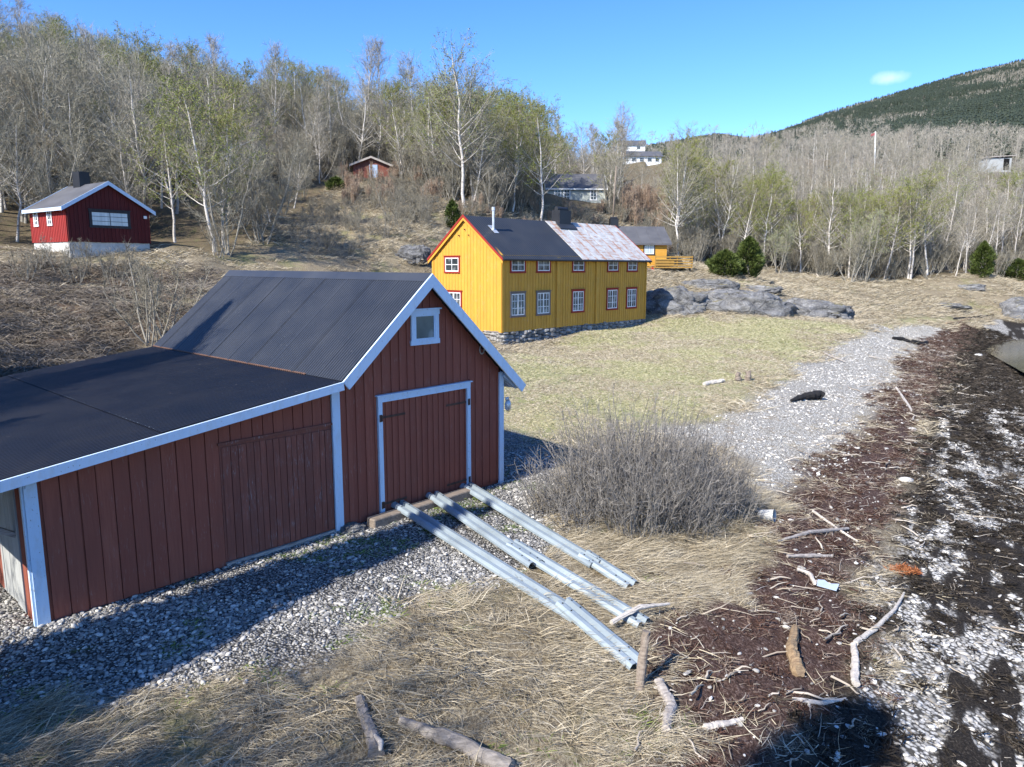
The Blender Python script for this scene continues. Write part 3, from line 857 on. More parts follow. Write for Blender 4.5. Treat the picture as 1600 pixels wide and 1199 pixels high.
# ------------------------------------------------------------------ yellow house
YY = .736
YO = (-.629, 43.0)
YL, YW_, YB, YE, YR = 15.7, 5.97, 1.05, 5.56, 7.93
yh = thing('yellow_house', (YO[0], YO[1], 0), PI / 2 - YY, 'long two-storey yellow timber house with red window casings and half rusted roof', 'house')
rg = random.Random(11)
fr = Wall((0, 0, 0), (1, 0, 0), (0, -1, 0))
gb = Wall((0, 0, 0), (0, 1, 0), (-1, 0, 0))
m = MB()
fr.box(m, 0, YL, -.15, 0, YB, YE, 0, .5)
fr.clad(m, .12, YL - .12, lambda u: YB - .02, lambda u: YE - .13, .27, .085, 0, (), rg)
m.build('front_wall', MT['yellow'], yh)
tz = lambda u: YE + (YR - YE - .1) * (1 - abs(u - YW_ / 2) / (YW_ / 2)) - .1
m = MB()
gb.poly(m, [(0, YB), (YW_, YB), (YW_, YE), (YW_ / 2, YR - .12), (0, YE)], -.15, 0, 0, .5)
gb.clad(m, .12, YW_ - .12, lambda u: YB - .02, tz, .27, .085, 0, (YW_ / 2,), rg)
m.build('gable_wall', MT['yellow'], yh)
m = MB()
Wall((YL, 0, 0), (0, 1, 0), (1, 0, 0)).poly(m, [(0, YB), (YW_, YB), (YW_, YE), (YW_ / 2, YR - .12), (0, YE)], -.15, 0, 0, .5)
Wall((YL, 0, 0), (0, 1, 0), (1, 0, 0)).clad(m, .02, YW_ - .02, lambda u: YB - .02, tz, .27, .085, 0, (YW_ / 2,), rg)
m.build('gable_wall', MT['yellow'], yh)
m = MB(); m.box(0, YL, YW_ - .15, YW_, YB, YE); m.build('back_wall', MT['yellow'], yh)
for u in (5.2, 9.45):
    m = MB(); fr.box(m, u - .17, u + .17, .03, .13, YB - .02, YE - .1); m.build('pilaster', MT['yellow'], yh)
for bx_ in ((-.02, .14), (YL - .14, YL + .02)):
    m = MB(); fr.box(m, bx_[0], bx_[1], .03, .075, YB - .03, YE - .05); m.build('corner_board', MT['yellow_trim'], yh)
m = MB(); gb.box(m, -.06, .14, .03, .075, YB - .03, YE - .05); m.build('corner_board', MT['yellow_trim'], yh)
m = MB(); gb.box(m, YW_ - .14, YW_ + .02, .03, .075, YB - .03, YE - .05); m.build('corner_board', MT['yellow_trim'], yh)
grey_cas = painted_boards('worn_grey_casing', (.2, .17, .15), (.14, .11, .1), (.25, .08, .06), .5)
for i, (a, b) in enumerate(((.65, 2.12), (3.02, 4.53), (6.58, 8.14), (10.53, 12.12), (12.98, 14.57))):
    c = (a + b) / 2; hw = .70
    fr.window(yh, c - hw, c + hw, 4.5, 5.47, 2, 2, MT['red_trim'], None, .12, .046, .055, .035, head=False)
    lo = fr.window(yh, c - hw, c + hw, 1.87, 3.4, 4, 3, grey_cas if i < 2 else MT['red_trim'], None, .12, .046, .055, .03, pairs=True)
    if i < 2:
        lo['label'] = 'tall window whose casing has worn to grey'
gb.window(yh, 3.45, 4.85, 4.47, 5.52, 2, 2, MT['red_trim'], None, .1, .046, .06, .04)
gb.window(yh, 3.3, 4.75, 1.9, 3.4, 4, 3, MT['red_trim'], None, .1, .046, .06, .03, pairs=True)
for u, z in ((YW_ / 2 + .5, 6.75), (YW_ / 2 - .35, 6.75), (YW_ / 2, 7.1)):
    m = MB(); P = gb.p(u, .04, z); m.tube([P, P + Vector((-.1, 0, 0))], .035, 8); m.build('vent_pipe', MT['iron'], yh)
# foundation of stacked stones
def boulder(mb, c, s, seed, mi=0, sub=2, amp=.22):
    rr = random.Random(seed); ang = rr.uniform(0, 6)
    n1, n2 = 10, 6
    V, F = [], []
    for j in range(n2 + 1):
        p = PI * j / n2
        for i in range(n1):
            t = 2 * PI * i / n1
            d = np.array([math.sin(p) * math.cos(t), math.sin(p) * math.sin(t), math.cos(p)])
            d = np.sign(d) * np.abs(d) ** .62
            k = 1 + amp * (hash2(np.int64(i * 7 + seed * 13), np.int64(j * 5 + seed), 3) - .5) * (0 < j < n2)
            x, y, z = d[0] * s[0] * k, d[1] * s[1] * k, d[2] * s[2] * k
            V.append((c[0] + x * math.cos(ang * .08) - y * math.sin(ang * .08), c[1] + x * math.sin(ang * .08) + y * math.cos(ang * .08), c[2] + z))
    for j in range(n2):
        for i in range(n1):
            F.append((j * n1 + i, (j + 1) * n1 + i, (j + 1) * n1 + (i + 1) % n1, j * n1 + (i + 1) % n1))
    mb.add(V, F, mi, rr.random())
m = MB(); sd_ = 0
m.box(.25, YL - .25, .3, YW_ - .3, -.5, YB - .01, 1)
for wall_, ln_ in ((fr, YL), (gb, YW_)):
    u = 0.0
    while u < ln_:
        P = wall_.p(u, 0, 0); W = L2W(P.x, P.y, YO, YY); gz = h1(*W)
        z = gz - .15; w_ = rg.uniform(.28, .75)
        while z < YB - .04:
            hh = rg.uniform(.16, .34); hh = min(hh, max(.1, YB - z))
            c = wall_.p(u + w_ / 2 + rg.uniform(-.1, .1), -.22 + rg.uniform(-.05, .06), z + hh / 2)
            boulder(m, c, (w_ * .52, .3, hh * .52) if wall_ is fr else (.3, w_ * .52, hh * .52), sd_); sd_ += 1
            z += hh * .95
        u += w_ * .92
m.build('stone_foundation', [MT['stone'], MT['dark']], yh, False)
# roof: black sheets left of the joint, rusted white right of it
OV, OE = .2, .28
zt_ = YE - .02 - (YR - YE) / (YW_ / 2) * OE
yj = 7.55
for nm, a, b, mt in (('black_roof', -OV, yj, MT['roof_house']), ('rusted_roof', yj, YL + OV, MT['rusty_roof'])):
    m = MB()
    if nm == 'black_roof':
        for sy in (0, 1):
            p0 = (a, YW_ / 2, YR); e_y = -OE if sy == 0 else YW_ + OE
            n = int((b - a) / .2 * 6); xs = np.linspace(a, b, n + 1); of = .012 * np.sin(xs / .2 * 2 * PI)
            V = [(x, YW_ / 2, YR + o) for x, o in zip(xs, of)] + [(x, e_y, zt_ + o) for x, o in zip(xs, of)]
            F = [(i, n + 1 + i, n + 2 + i, i + 1) if sy == 0 else (i, i + 1, n + 2 + i, n + 1 + i) for i in range(n)]
            m.add(V, F, 0, .5)
    else:
        for e_y in (-OE, YW_ + OE):
            m.prism([(a, YW_ / 2, YR + .03), (b, YW_ / 2, YR + .03), (b, YW_ / 2, YR - .02), (a, YW_ / 2, YR - .02)], [(a, e_y, zt_ + .03), (b, e_y, zt_ + .03), (b, e_y, zt_ - .02), (a, e_y, zt_ - .02)], 0, .5)
            for x in np.arange(8.16, b - .1, 1.02):
                m.prism([(x - .03, YW_ / 2, YR + .028), (x + .03, YW_ / 2, YR + .028), (x + .03, YW_ / 2, YR + .05), (x - .03, YW_ / 2, YR + .05)], [(x - .03, e_y, zt_ + .028), (x + .03, e_y, zt_ + .028), (x + .03, e_y, zt_ + .05), (x - .03, e_y, zt_ + .05)], 0, .5)
    rr_ = m.build(nm, mt, yh)
    if nm == 'rusted_roof':
        rr_['label'] = 'pale sheet roofing streaked with rust'
m = MB()
for e_y in (-OE + .02, YW_ + OE - .02):
    m.prism([(-OV + .03, YW_ / 2, YR - .03), (YL + OV - .03, YW_ / 2, YR - .03), (YL + OV - .03, YW_ / 2, YR - .11), (-OV + .03, YW_ / 2, YR - .11)], [(-OV + .03, e_y, zt_ - .03), (YL + OV - .03, e_y, zt_ - .03), (YL + OV - .03, e_y, zt_ - .09), (-OV + .03, e_y, zt_ - .09)])
m.build('roof_boards', MT['soffit'], yh)
m = MB()
m.tube([(-OV + .02, -OE - .05, zt_ - .03), (YL + OV, -OE - .05, zt_ - .06)], .06, 8)
m.build('gutter', MT['black'], yh)
for x0, sgn in ((-OV, -1), (YL + OV, 1)):
    for e_y in (-OE - .02, YW_ + OE + .02):
        m = MB()
        xa, xb = (x0 - .03, x0) if sgn < 0 else (x0, x0 + .03)
        A = [(YW_ / 2, YR + .05), (e_y, zt_ + .05), (e_y, zt_ - .11), (YW_ / 2, YR - .11)]
        m.prism([(xa, y, z) for y, z in A], [(xb, y, z) for y, z in A]); m.build('barge_board', MT['red_trim'], yh)
        m = MB()
        A = [(YW_ / 2, YR - .112), (e_y + (.03 if e_y < 0 else -.03), zt_ - .112), (e_y + (.03 if e_y < 0 else -.03), zt_ - .27), (YW_ / 2, YR - .29)]
        xa, xb = (x0, x0 + .03) if sgn < 0 else (x0 - .03, x0)
        m.prism([(xa, y, z) for y, z in A], [(xb, y, z) for y, z in A]); m.build('under_board', MT['yellow_trim'], yh)
m = MB()
m.box(8.6, 9.85, YW_ / 2 - .42, YW_ / 2 + .3, YR - .5, YR + .78)
m.tube([(8.65, YW_ / 2 - .06, YR + .87), (9.8, YW_ / 2 - .06, YR + .87)], .16, 14)
ch = m.build('chimney', MT['black'], yh)
m = MB(); m.prism([(8.3, YW_ / 2 - .3, YR - .1), (10.2, YW_ / 2 - .3, YR - .1), (10.2, YW_ / 2 - .3, YR - .05), (8.3, YW_ / 2 - .3, YR - .05)], [(8.3, YW_ / 2 - .75, YR - .5), (10.2, YW_ / 2 - .75, YR - .5), (10.2, YW_ / 2 - .75, YR - .45), (8.3, YW_ / 2 - .75, YR - .45)])
m.build('flashing', MT['roof_house'], ch)
pz = YR - (YR - YE) / (YW_ / 2) * 1.05
pu = 1.35
m = MB()
m.tube([(pu, YW_ / 2 - 1.05, pz - .1), (pu, YW_ / 2 - 1.05, pz + 1.15)], .075, 12); m.tube([(pu, YW_ / 2 - 1.05, pz + 1.15), (pu, YW_ / 2 - 1.05, pz + 1.35)], .11, 12)
fl = m.build('flue_pipe', MT['pipe'], yh, False)
m = MB(); k = (YR - YE) / (YW_ / 2)
m.prism([(pu - .2, YW_ / 2 - .75, pz + .3 * k + .03), (pu + .2, YW_ / 2 - .75, pz + .3 * k + .03), (pu + .2, YW_ / 2 - .75, pz + .3 * k + .045), (pu - .2, YW_ / 2 - .75, pz + .3 * k + .045)],
        [(pu - .2, YW_ / 2 - 1.35, pz - .3 * k + .03), (pu + .2, YW_ / 2 - 1.35, pz - .3 * k + .03), (pu + .2, YW_ / 2 - 1.35, pz - .3 * k + .045), (pu - .2, YW_ / 2 - 1.35, pz - .3 * k + .045)])
m.build('flashing', MT['pipe'], fl)

# ------------------------------------------------------------------ simple gabled cabins (ridge along y of the local frame, gable in front)
def gable_cabin(name, loc, yaw, W, Ln, zb, ze, zr, wall, trim, roofm, label, cat, oe=.28, ov=.2, pitch=.2, cover=.08, found=None):
    r = thing(name, (loc[0], loc[1], 0), PI / 2 - yaw, label, cat)
    g2 = random.Random(len(name) * 31)
    F_, S_ = Wall((0, 0, 0), (1, 0, 0), (0, -1, 0)), Wall((0, 0, 0), (0, 1, 0), (-1, 0, 0))
    S2, B_ = Wall((W, 0, 0), (0, 1, 0), (1, 0, 0)), Wall((0, Ln, 0), (1, 0, 0), (0, 1, 0))
    tz_ = lambda u: ze + (zr - ze) * (1 - abs(u - W / 2) / (W / 2)) - .08
    outl = [(0, zb), (W, zb), (W, ze), (W / 2, zr - .08), (0, ze)]
    for q, w_ in ((F_, 'gable_wall'), (B_, 'gable_wall')):
        m = MB(); q.poly(m, outl, -.1, 0, 0, .5); q.clad(m, 0, W, lambda u: zb - .02, tz_, pitch, cover, 0, (W / 2,), g2); m.build(w_, wall, r)
    for q in (S_, S2):
        m = MB(); q.box(m, 0, Ln, -.1, 0, zb, ze, 0, .5); q.clad(m, 0, Ln, lambda u: zb - .02, lambda u: ze - .03, pitch, cover, 0, (), g2); m.build('side_wall', wall, r)
    sl_ = (zr - ze) / (W / 2); zt2 = ze - sl_ * oe
    m = MB()
    for e in (-oe, W + oe):
        m.prism([(W / 2, -ov, zr + .04), (W / 2, Ln + ov, zr + .04), (W / 2, Ln + ov, zr - .06), (W / 2, -ov, zr - .06)], [(e, -ov, zt2 + .04), (e, Ln + ov, zt2 + .04), (e, Ln + ov, zt2 - .06), (e, -ov, zt2 - .06)])
    roof = m.build('roof', roofm, r)
    for y in (-ov - .04, Ln + ov):
        for e in (-oe - .03, W + oe + .03):
            m = MB(); A = [(W / 2, zr + .06), (e, zt2 + .06), (e, zt2 - .14), (W / 2, zr - .14)]
            m.prism([(x, y, z) for x, z in A], [(x, y + .04, z) for x, z in A]); m.build('barge_board', trim, r)
    for e in (-oe - .03, W + oe):
        m = MB(); m.box(e, e + .03, -ov, Ln + ov, zt2 - .12, zt2 + .05); m.build('eave_board', trim, r)
    if found:
        m = MB(); m.box(.03, W - .03, .03, Ln - .03, found[0], zb - .005); m.build('foundation', found[1], r)
    return r, roof, F_, S_, S2

cb, cbr, F_, S_, _ = gable_cabin('red_cabin', (-22.733, 38.0), .632, 4.24, 4.31, 6.131, 7.95, 9.236, MT['cabin_red'], MT['white'], MT['roof_annex'],
                                  'small bright red cabin on white foundation at the left edge of the woods', 'cabin', found=(4.6, MT['concrete']))
m = MB(); F_.box(m, .0, .12, .05, .08, 6.12, 7.8); m.build('corner_board', MT['cabin_shaded'], cb)
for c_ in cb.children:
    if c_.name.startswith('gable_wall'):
        c_.data.materials[0] = MT['cabin_shaded']  # gables take the darker red that has their shade in its colour
dark_frame = plain('dark_window_frame', (.03, .03, .035), .6)
w_ = F_.window(cb, 1.08, 3.2, 6.86, 7.8, 2, 3, dark_frame, dark_frame, .1, .046, .04, .02, glassm=MT['cabin_glass'])
w_['label'] = 'wide dark-framed window with pale curtains'
for a, b in ((3.22, 3.78), (1.55, 2.12)):
    S_.window(cb, a, b, 6.95, 7.82, 2, 3, MT['clean_white'], None, .06, .046, .04, .04, head=False)
m = MB(); m.box(1.85, 2.4, 2.4, 3.2, 8.7, 9.95); m.build('chimney', MT['black'], cb)
m = MB(); F_.box(m, 3.95, 4.12, .045, .08, 7.45, 7.6); m.build('wall_box', MT['clean_white'], cb)

# small hut on the knoll, half hidden by reddish stems
hx, hy, _z = aty(553, 282, 75)
hz = 13.5
ht, _, F_, S_, _ = gable_cabin('brown_hut', (hx, hy), 1.45, 3.5, 3.6, hz, hz + 1.35, hz + 2.05, MT['red_worn'], MT['drift'], MT['roof_annex'],
                               'little brown-red hut with pale blue door on top of the grassy knoll', 'hut', .35, .35, .3, .1, (hz - 1.2, MT['drift']))
m = MB(); F_.box(m, 1.55, 2.35, .05, .09, hz + .05, hz + 1.3); m.build('door', MT['blue_door'], ht)

# grey-green cottage behind the leafing birch
gx, gy, _z = aty(940, 318, 98)
gc, _, F_, S_, S2 = gable_cabin('pale_cottage', (gx - 7.6, gy + .4), .03, 4.6, 7.6, 12.4, 15.0, 16.9, MT['palegreen'], MT['clean_white'], MT['roof_annex'],
                                'pale grey-green cottage on the wooded slope behind the yellow house', 'cottage', .3, .25, .25, .09, (11.2, MT['concrete']))
gc.rotation_euler = (0, 0, -1.52)
gc.location = (gx - 7.4, gy + 4.2, 0)
S2w = Wall((0, 0, 0), (0, 1, 0), (-1, 0, 0))
for a in (1.2, 4.3, 5.9):
    _.window(gc, 0, .01, 0, 1, 1, 1, MT['clean_white']) if False else None
for a in (.9, 2.1, 5.6):
    S2.window(gc, a, a + .95, 13.3, 14.75, 2, 3, MT['clean_white'], None, .1, .046, .05, .05, head=False)

# yellow annex cabin with deck, beyond the far end of the yellow house
ax_, ay_, az_ = aty(1041, 412, 72)
an = thing('yellow_cabin', (ax_, ay_, 0), 0.12, 'small yellow cabin with grey roof, deck and black chimney beyond the long house', 'cabin')
F2 = Wall((-6.2, 0, 0), (1, 0, 0), (0, -1, 0))
rg = random.Random(21)
azb, aze, azr = 4.9, 7.25, 8.75
m = MB(); F2.box(m, 0, 6.2, -.1, 0, azb, aze, 0, .5)
for z in np.arange(azb, aze - .05, .17): F2.box(m, 0, 6.2, .0, .03, z, z + .155, 0, rg.random())
m.build('front_wall', MT['yellow'], an)
for xx, sg in ((0, 1), (-6.2, -1)):
    q = Wall((xx, 0, 0), (0, 1, 0), (sg, 0, 0)); m = MB(); q.poly(m, [(0, azb), (4.6, azb), (4.6, aze), (2.3, azr - .08), (0, aze)], -.1, 0); m.build('gable_wall', MT['yellow'], an)
m = MB(); m.box(-6.2, 0, 4.5, 4.6, azb, aze); m.build('back_wall', MT['yellow'], an)
m = MB()
for e in (-.35, 4.95):
    zz = aze - (azr - aze) / 2.3 * .35
    m.prism([(-6.5, 2.3, azr + .04), (.4, 2.3, azr + .04), (.4, 2.3, azr - .08), (-6.5, 2.3, azr - .08)], [(-6.5, e, zz + .04), (.4, e, zz + .04), (.4, e, zz - .12), (-6.5, e, zz - .12)])
for x in np.arange(-5.8, .3, 1.05):
    m.prism([(x - .02, 2.3, azr + .03), (x + .02, 2.3, azr + .03), (x + .02, 2.3, azr + .07), (x - .02, 2.3, azr + .07)], [(x - .02, -.35, zz + .03), (x + .02, -.35, zz + .03), (x + .02, -.35, zz + .07), (x - .02, -.35, zz + .07)])
m.build('roof', MT['roof_annex'], an)
m = MB(); m.box(-5.15, -4.35, 1.95, 2.65, azr - .4, azr + .75); m.tube([(-5.1, 2.3, azr + .82), (-4.4, 2.3, azr + .82)], .12, 10); m.build('chimney', MT['black'], an)
F2.window(an, 6.2 - 2.35, 6.2 - 1.2, 5.95, 7.05, 2, 1, dark_frame, None, .1, .046, .05, .05, glassm=MT['cabin_glass'], head=False)
dk = MB()
dk.box(-2.4, 1.7, -2.6, -.05, 4.72, 4.84)
MT['deck'] = painted_boards('brown_yellow_deck', (.45, .26, .06), (.33, .19, .05), (.3, .25, .18), .5)
deck = dk.build('deck', MT['deck'], an)
m = MB()
for z in (5.0, 5.25, 5.5, 5.75):
    m.box(-1.9, 1.7, -2.62, -2.57, z - .06, z + .06)
    if z > 5: m.box(1.68, 1.73, -2.6, -.1, z - .06, z + .06)
for x in (-1.9, -.5, .2, 1.66): m.box(x - .04, x + .04, -2.56, -2.48, 4.84, 5.85)
m.box(-1.9, -.1, -2.56, -2.52, 4.9, 5.45)
m.build('railing', MT['deck'], deck)
for x, y in ((1.5, -2.4), (-2.2, -2.4), (-.4, -2.4), (1.5, -.4)):
    m = MB(); m.box(x - .07, x + .07, y - .07, y + .07, 3.4, 4.715); m.build('post', MT['soffit'], deck)
m = MB()
for s_ in (-1, 1): m.beam((-2.75 + s_ * .4, -2.9, 4.75), (-2.35 + s_ * .4, -4.1, 3.5), .06, .28)
for k in range(5): 
    t = (k + .5) / 5; m.box(-3.1 + .4 * t, -2.4 + .4 * t, -2.9 - 1.2 * t - .12, -2.9 - 1.2 * t + .12, 4.72 - 1.25 * t - .02, 4.72 - 1.25 * t + .02)
st = m.build('steps', MT['red_trim'], an); st['label'] = 'short red wooden steps up to the deck'

# houses far up the slope
def far_house(loc, W, D, zb, ze, zr, name, label, roofm, yaw=0.0, wins=5):
    r = thing(name, (loc[0], loc[1], 0), yaw, label, 'house')
    m = MB(); m.box(0, W, 0, D, zb, ze); m.prism([(0, 0, ze), (0, D, ze), (0, D / 2, zr - .1)], [(W, 0, ze), (W, D, ze), (W, D / 2, zr - .1)]); m.build('wall', MT['clean_white'], r)
    m = MB()
    for e in (-.5, D + .5):
        zz = ze - (zr - ze) / (D / 2) * .5
        m.prism([(-.4, D / 2, zr + .1), (W + .4, D / 2, zr + .1), (W + .4, D / 2, zr - .05), (-.4, D / 2, zr - .05)], [(-.4, e, zz + .1), (W + .4, e, zz + .1), (W + .4, e, zz - .05), (-.4, e, zz - .05)])
    m.build('roof', roofm, r)
    q = Wall((0, 0, 0), (1, 0, 0), (0, -1, 0))
    for k in range(wins):
        c = W * (k + .5) / wins; q.window(r, c - .7, c + .7, ze - 1.7, ze - .5, 1, 1, MT['clean_white'], None, .1, .01, .05, head=False)
    return r
p = aty(972, 256, 200); far_house((p[0], p[1]), 10.5, 6, p[2] - 2, aty(972, 243, 200)[2], aty(972, 234, 200)[2], 'white_house', 'long low white house seen through trees at the gap in the wood', MT['roof_annex'], .05)
p = aty(968, 232, 240); far_house((p[0], p[1]), 8, 6, p[2] - 1, aty(968, 226, 240)[2], aty(968, 218, 240)[2], 'white_house', 'small white house at the skyline, higher than the other white house', MT['roof_annex'], -.1, 2)
p = aty(1541, 256, 185)
r = thing('hillside_shed', (p[0], p[1], 0), 0, 'flat-roofed pale shed among the trees below the mountain', 'shed')
m = MB(); z1 = aty(1541, 247, 185)[2]; m.box(0, 6.2, 0, 3, p[2] - 2.5, z1); m.build('wall', MT['white_worn'], r)
m = MB(); m.prism([(-.4, -.4, z1 + .0), (7, -.4, z1 + .5), (7, -.4, z1 + .7), (-.4, -.4, z1 + .2)], [(-.4, 3.4, z1 + .0), (7, 3.4, z1 + .5), (7, 3.4, z1 + .7), (-.4, 3.4, z1 + .2)]); m.build('roof', MT['drift'], r)
m = MB(); m.box(4.2, 5.6, -.05, .02, p[2] - 1.5, z1 - .15); m.build('door', MT['dark'], r)

# ------------------------------------------------------------------ scattered ground cover (what nobody could count)
class AB:
    """array builder: many small faces, one mesh"""
    def __init__(s):
        s.V, s.Q, s.T, s.n = [], [], [], 0
        s.qm, s.tm, s.qr, s.tr = [], [], [], []
    def add(s, V, Q=None, T=None, mi=0, rq=None, rt=None):
        V = np.asarray(V, float).reshape(-1, 3)
        if Q is not None and len(Q):
            s.Q.append(np.asarray(Q) + s.n); s.qm.append(np.full(len(Q), mi)); s.qr.append(np.full(len(Q), .5) if rq is None else rq)
        if T is not None and len(T):
            s.T.append(np.asarray(T) + s.n); s.tm.append(np.full(len(T), mi)); s.tr.append(np.full(len(T), .5) if rt is None else rt)
        s.V.append(V); s.n += len(V)
    def mesh(s, name, mats):
        me = bpy.data.meshes.new(name)
        V = np.concatenate(s.V)
        Q = np.concatenate(s.Q) if s.Q else np.zeros((0, 4), int)
        T = np.concatenate(s.T) if s.T else np.zeros((0, 3), int)
        me.vertices.add(len(V)); me.vertices.foreach_set('co', V.astype(np.float32).ravel())
        lo = np.concatenate([Q.ravel(), T.ravel()]).astype(np.int32)
        me.loops.add(len(lo)); me.loops.foreach_set('vertex_index', lo)
        st = np.concatenate([np.arange(len(Q)) * 4, len(Q) * 4 + np.arange(len(T)) * 3]).astype(np.int32)
        tt = np.concatenate([np.full(len(Q), 4), np.full(len(T), 3)]).astype(np.int32)
        me.polygons.add(len(st)); me.polygons.foreach_set('loop_start', st); me.polygons.foreach_set('loop_total', tt)
        mi = np.concatenate(([np.zeros(0)] + s.qm) + s.tm) if (s.qm or s.tm) else np.zeros(len(st))
        me.polygons.foreach_set('material_index', mi.astype(np.int32))
        r = np.concatenate(([np.zeros(0)] + s.qr) + s.tr)
        me.update(calc_edges=True)
        a = me.attributes.new('rnd', 'FLOAT', 'FACE'); a.data.foreach_set('value', r.astype(np.float32))
        for m in (mats if isinstance(mats, (list, tuple)) else [mats]):
            me.materials.append(m)
        return me
    def tubes(s, paths, rads, n=4, mi=0):
        """paths (k, m, 3), rads (k, m): k tapered tubes"""
        P = np.asarray(paths, float); R = np.asarray(rads, float); k, m = P.shape[:2]
        D = np.gradient(P, axis=1); D /= np.linalg.norm(D, axis=2, keepdims=True) + 1e-9
        ref = np.where(np.abs(D[..., 2:3]) > .9, np.array([1., 0, 0]), np.array([0, 0, 1.]))
        A = np.cross(D, ref); A /= np.linalg.norm(A, axis=2, keepdims=True) + 1e-9
        B = np.cross(D, A)
        an = 2 * PI * np.arange(n) / n
        V = P[:, :, None] + (A[:, :, None] * np.cos(an)[None, None, :, None] + B[:, :, None] * np.sin(an)[None, None, :, None]) * R[:, :, None, None]
        i = np.arange(k)[:, None, None] * m * n; j = np.arange(m - 1)[None, :, None] * n; q = np.arange(n)[None, None]
        a = i + j + q; b = i + j + (q + 1) % n
        Q = np.stack([a, b, b + n, a + n], -1).reshape(-1, 4)
        s.add(V.reshape(-1, 3), Q, mi=mi, rq=np.repeat(RG.random(k), (m - 1) * n))
    def ribbons(s, P, D, L, W, bend=None, mi=0, rnd=None):
        """k tapered flat twigs or blades: base, bent middle, tip"""
        P = np.asarray(P, float); D = np.asarray(D, float); k = len(P)
        L = np.broadcast_to(L, (k,))[:, None]; W = np.broadcast_to(W, (k,))[:, None]
        S = np.cross(D, RG.normal(size=(k, 3))); S /= np.linalg.norm(S, axis=1, keepdims=True) + 1e-9
        bend = np.zeros((k, 3)) if bend is None else bend
        M1 = P + D * L * .5 + bend * L * .25; T = P + D * L + bend * L
        V = np.stack([P - S * W * .5, P + S * W * .5, M1 - S * W * .42, M1 + S * W * .42, T], 1)
        b = np.arange(k)[:, None] * 5
        r = RG.random(k) if rnd is None else rnd
        s.add(V.reshape(-1, 3), b + np.array([[0, 1, 3, 2]]), b + np.array([[2, 3, 4]]), mi, r, r)
    def leaves(s, P, size, mi=0, flat=0.0):
        P = np.asarray(P, float); k = len(P)
        a = RG.normal(size=(k, 3)); a /= np.linalg.norm(a, axis=1, keepdims=True)
        b = np.cross(a, RG.normal(size=(k, 3))); b /= np.linalg.norm(b, axis=1, keepdims=True)
        z = (np.broadcast_to(size, (k,)) * RG.uniform(.6, 1.4, k))[:, None]
        V = np.stack([P, P + a * z * .5 + b * z * .3, P + a * z, P + a * z * .5 - b * z * .3], 1)
        s.add(V.reshape(-1, 3), np.arange(k * 4).reshape(-1, 4), mi=mi, rq=RG.random(k))

RG = np.random.default_rng(4)
def unit(v):
    return v / (np.linalg.norm(v, axis=-1, keepdims=True) + 1e-9)

def source(name, me):
    return bpy.data.objects.new(name + '_source', me)      # never linked: only instanced

def scatter(name, P, sources, scale, rotz, tilt=None, pick=None, normal=None):
    """ONE stuff object: instanced copies of the sources on given points"""
    k = len(P)
    me = bpy.data.meshes.new(name)
    me.vertices.add(k); me.vertices.foreach_set('co', np.asarray(P, np.float32).ravel())
    rot = np.zeros((k, 3)); rot[:, 2] = rotz
    if tilt is not None:
        rot[:, :2] = tilt
    scale = np.asarray(scale, float)
    if scale.ndim == 1:
        scale = np.repeat(scale[:, None], 3, 1)
    for an, av in (('rot', rot), ('scl', scale)):
        a = me.attributes.new(an, 'FLOAT_VECTOR', 'POINT'); a.data.foreach_set('vector', av.astype(np.float32).ravel())
    a = me.attributes.new('kind', 'INT', 'POINT'); a.data.foreach_set('value', (RG.integers(0, len(sources), k) if pick is None else pick).astype(np.int32))
    o = bpy.data.objects.new(name, me); COL.objects.link(o); o['kind'] = 'stuff'
    g = bpy.data.node_groups.new(name, 'GeometryNodeTree')
    g.interface.new_socket('Geometry', in_out='INPUT', socket_type='NodeSocketGeometry')
    g.interface.new_socket('Geometry', in_out='OUTPUT', socket_type='NodeSocketGeometry')
    N, Lk = g.nodes, g.links
    gi_, go_ = N.new('NodeGroupInput'), N.new('NodeGroupOutput')
    gti = N.new('GeometryNodeGeometryToInstance')
    for s in sources:
        oi = N.new('GeometryNodeObjectInfo'); oi.inputs['Object'].default_value = s; oi.inputs['As Instance'].default_value = True
        Lk.new(oi.outputs['Geometry'], gti.inputs[0])
    mp = N.new('GeometryNodeMeshToPoints'); Lk.new(gi_.outputs[0], mp.inputs[0])
    ip = N.new('GeometryNodeInstanceOnPoints'); Lk.new(mp.outputs[0], ip.inputs['Points']); Lk.new(gti.outputs[0], ip.inputs['Instance'])
    ip.inputs['Pick Instance'].default_value = True
    for an, dt, sock in (('kind', 'INT', 'Instance Index'), ('rot', 'FLOAT_VECTOR', 'Rotation'), ('scl', 'FLOAT_VECTOR', 'Scale')):
        na = N.new('GeometryNodeInputNamedAttribute'); na.data_type = dt; na.inputs[0].default_value = an; Lk.new(na.outputs[0], ip.inputs[sock])
    Lk.new(ip.outputs[0], go_.inputs[0])
    o.modifiers.new('scatter', 'NODES').node_group = g
    return o

def sample(n, mask_fn, x0, x1, y0, y1):
    """n tries inside the box, kept with probability mask_fn(x, y)"""
    x = RG.uniform(x0, x1, n); y = RG.uniform(y0, y1, n)
    keep = RG.random(n) < mask_fn(x, y)
    x, y = x[keep], y[keep]
    return np.stack([x, y, H(x, y)], 1)

def visible(P, mx=60, my=60):
    u, v = proj(P[:, 0], P[:, 1], P[:, 2])
    return (u > -mx) & (u < 1600 + mx) & (v > -my) & (v < 1199 + my) & (P[:, 1] > 1)

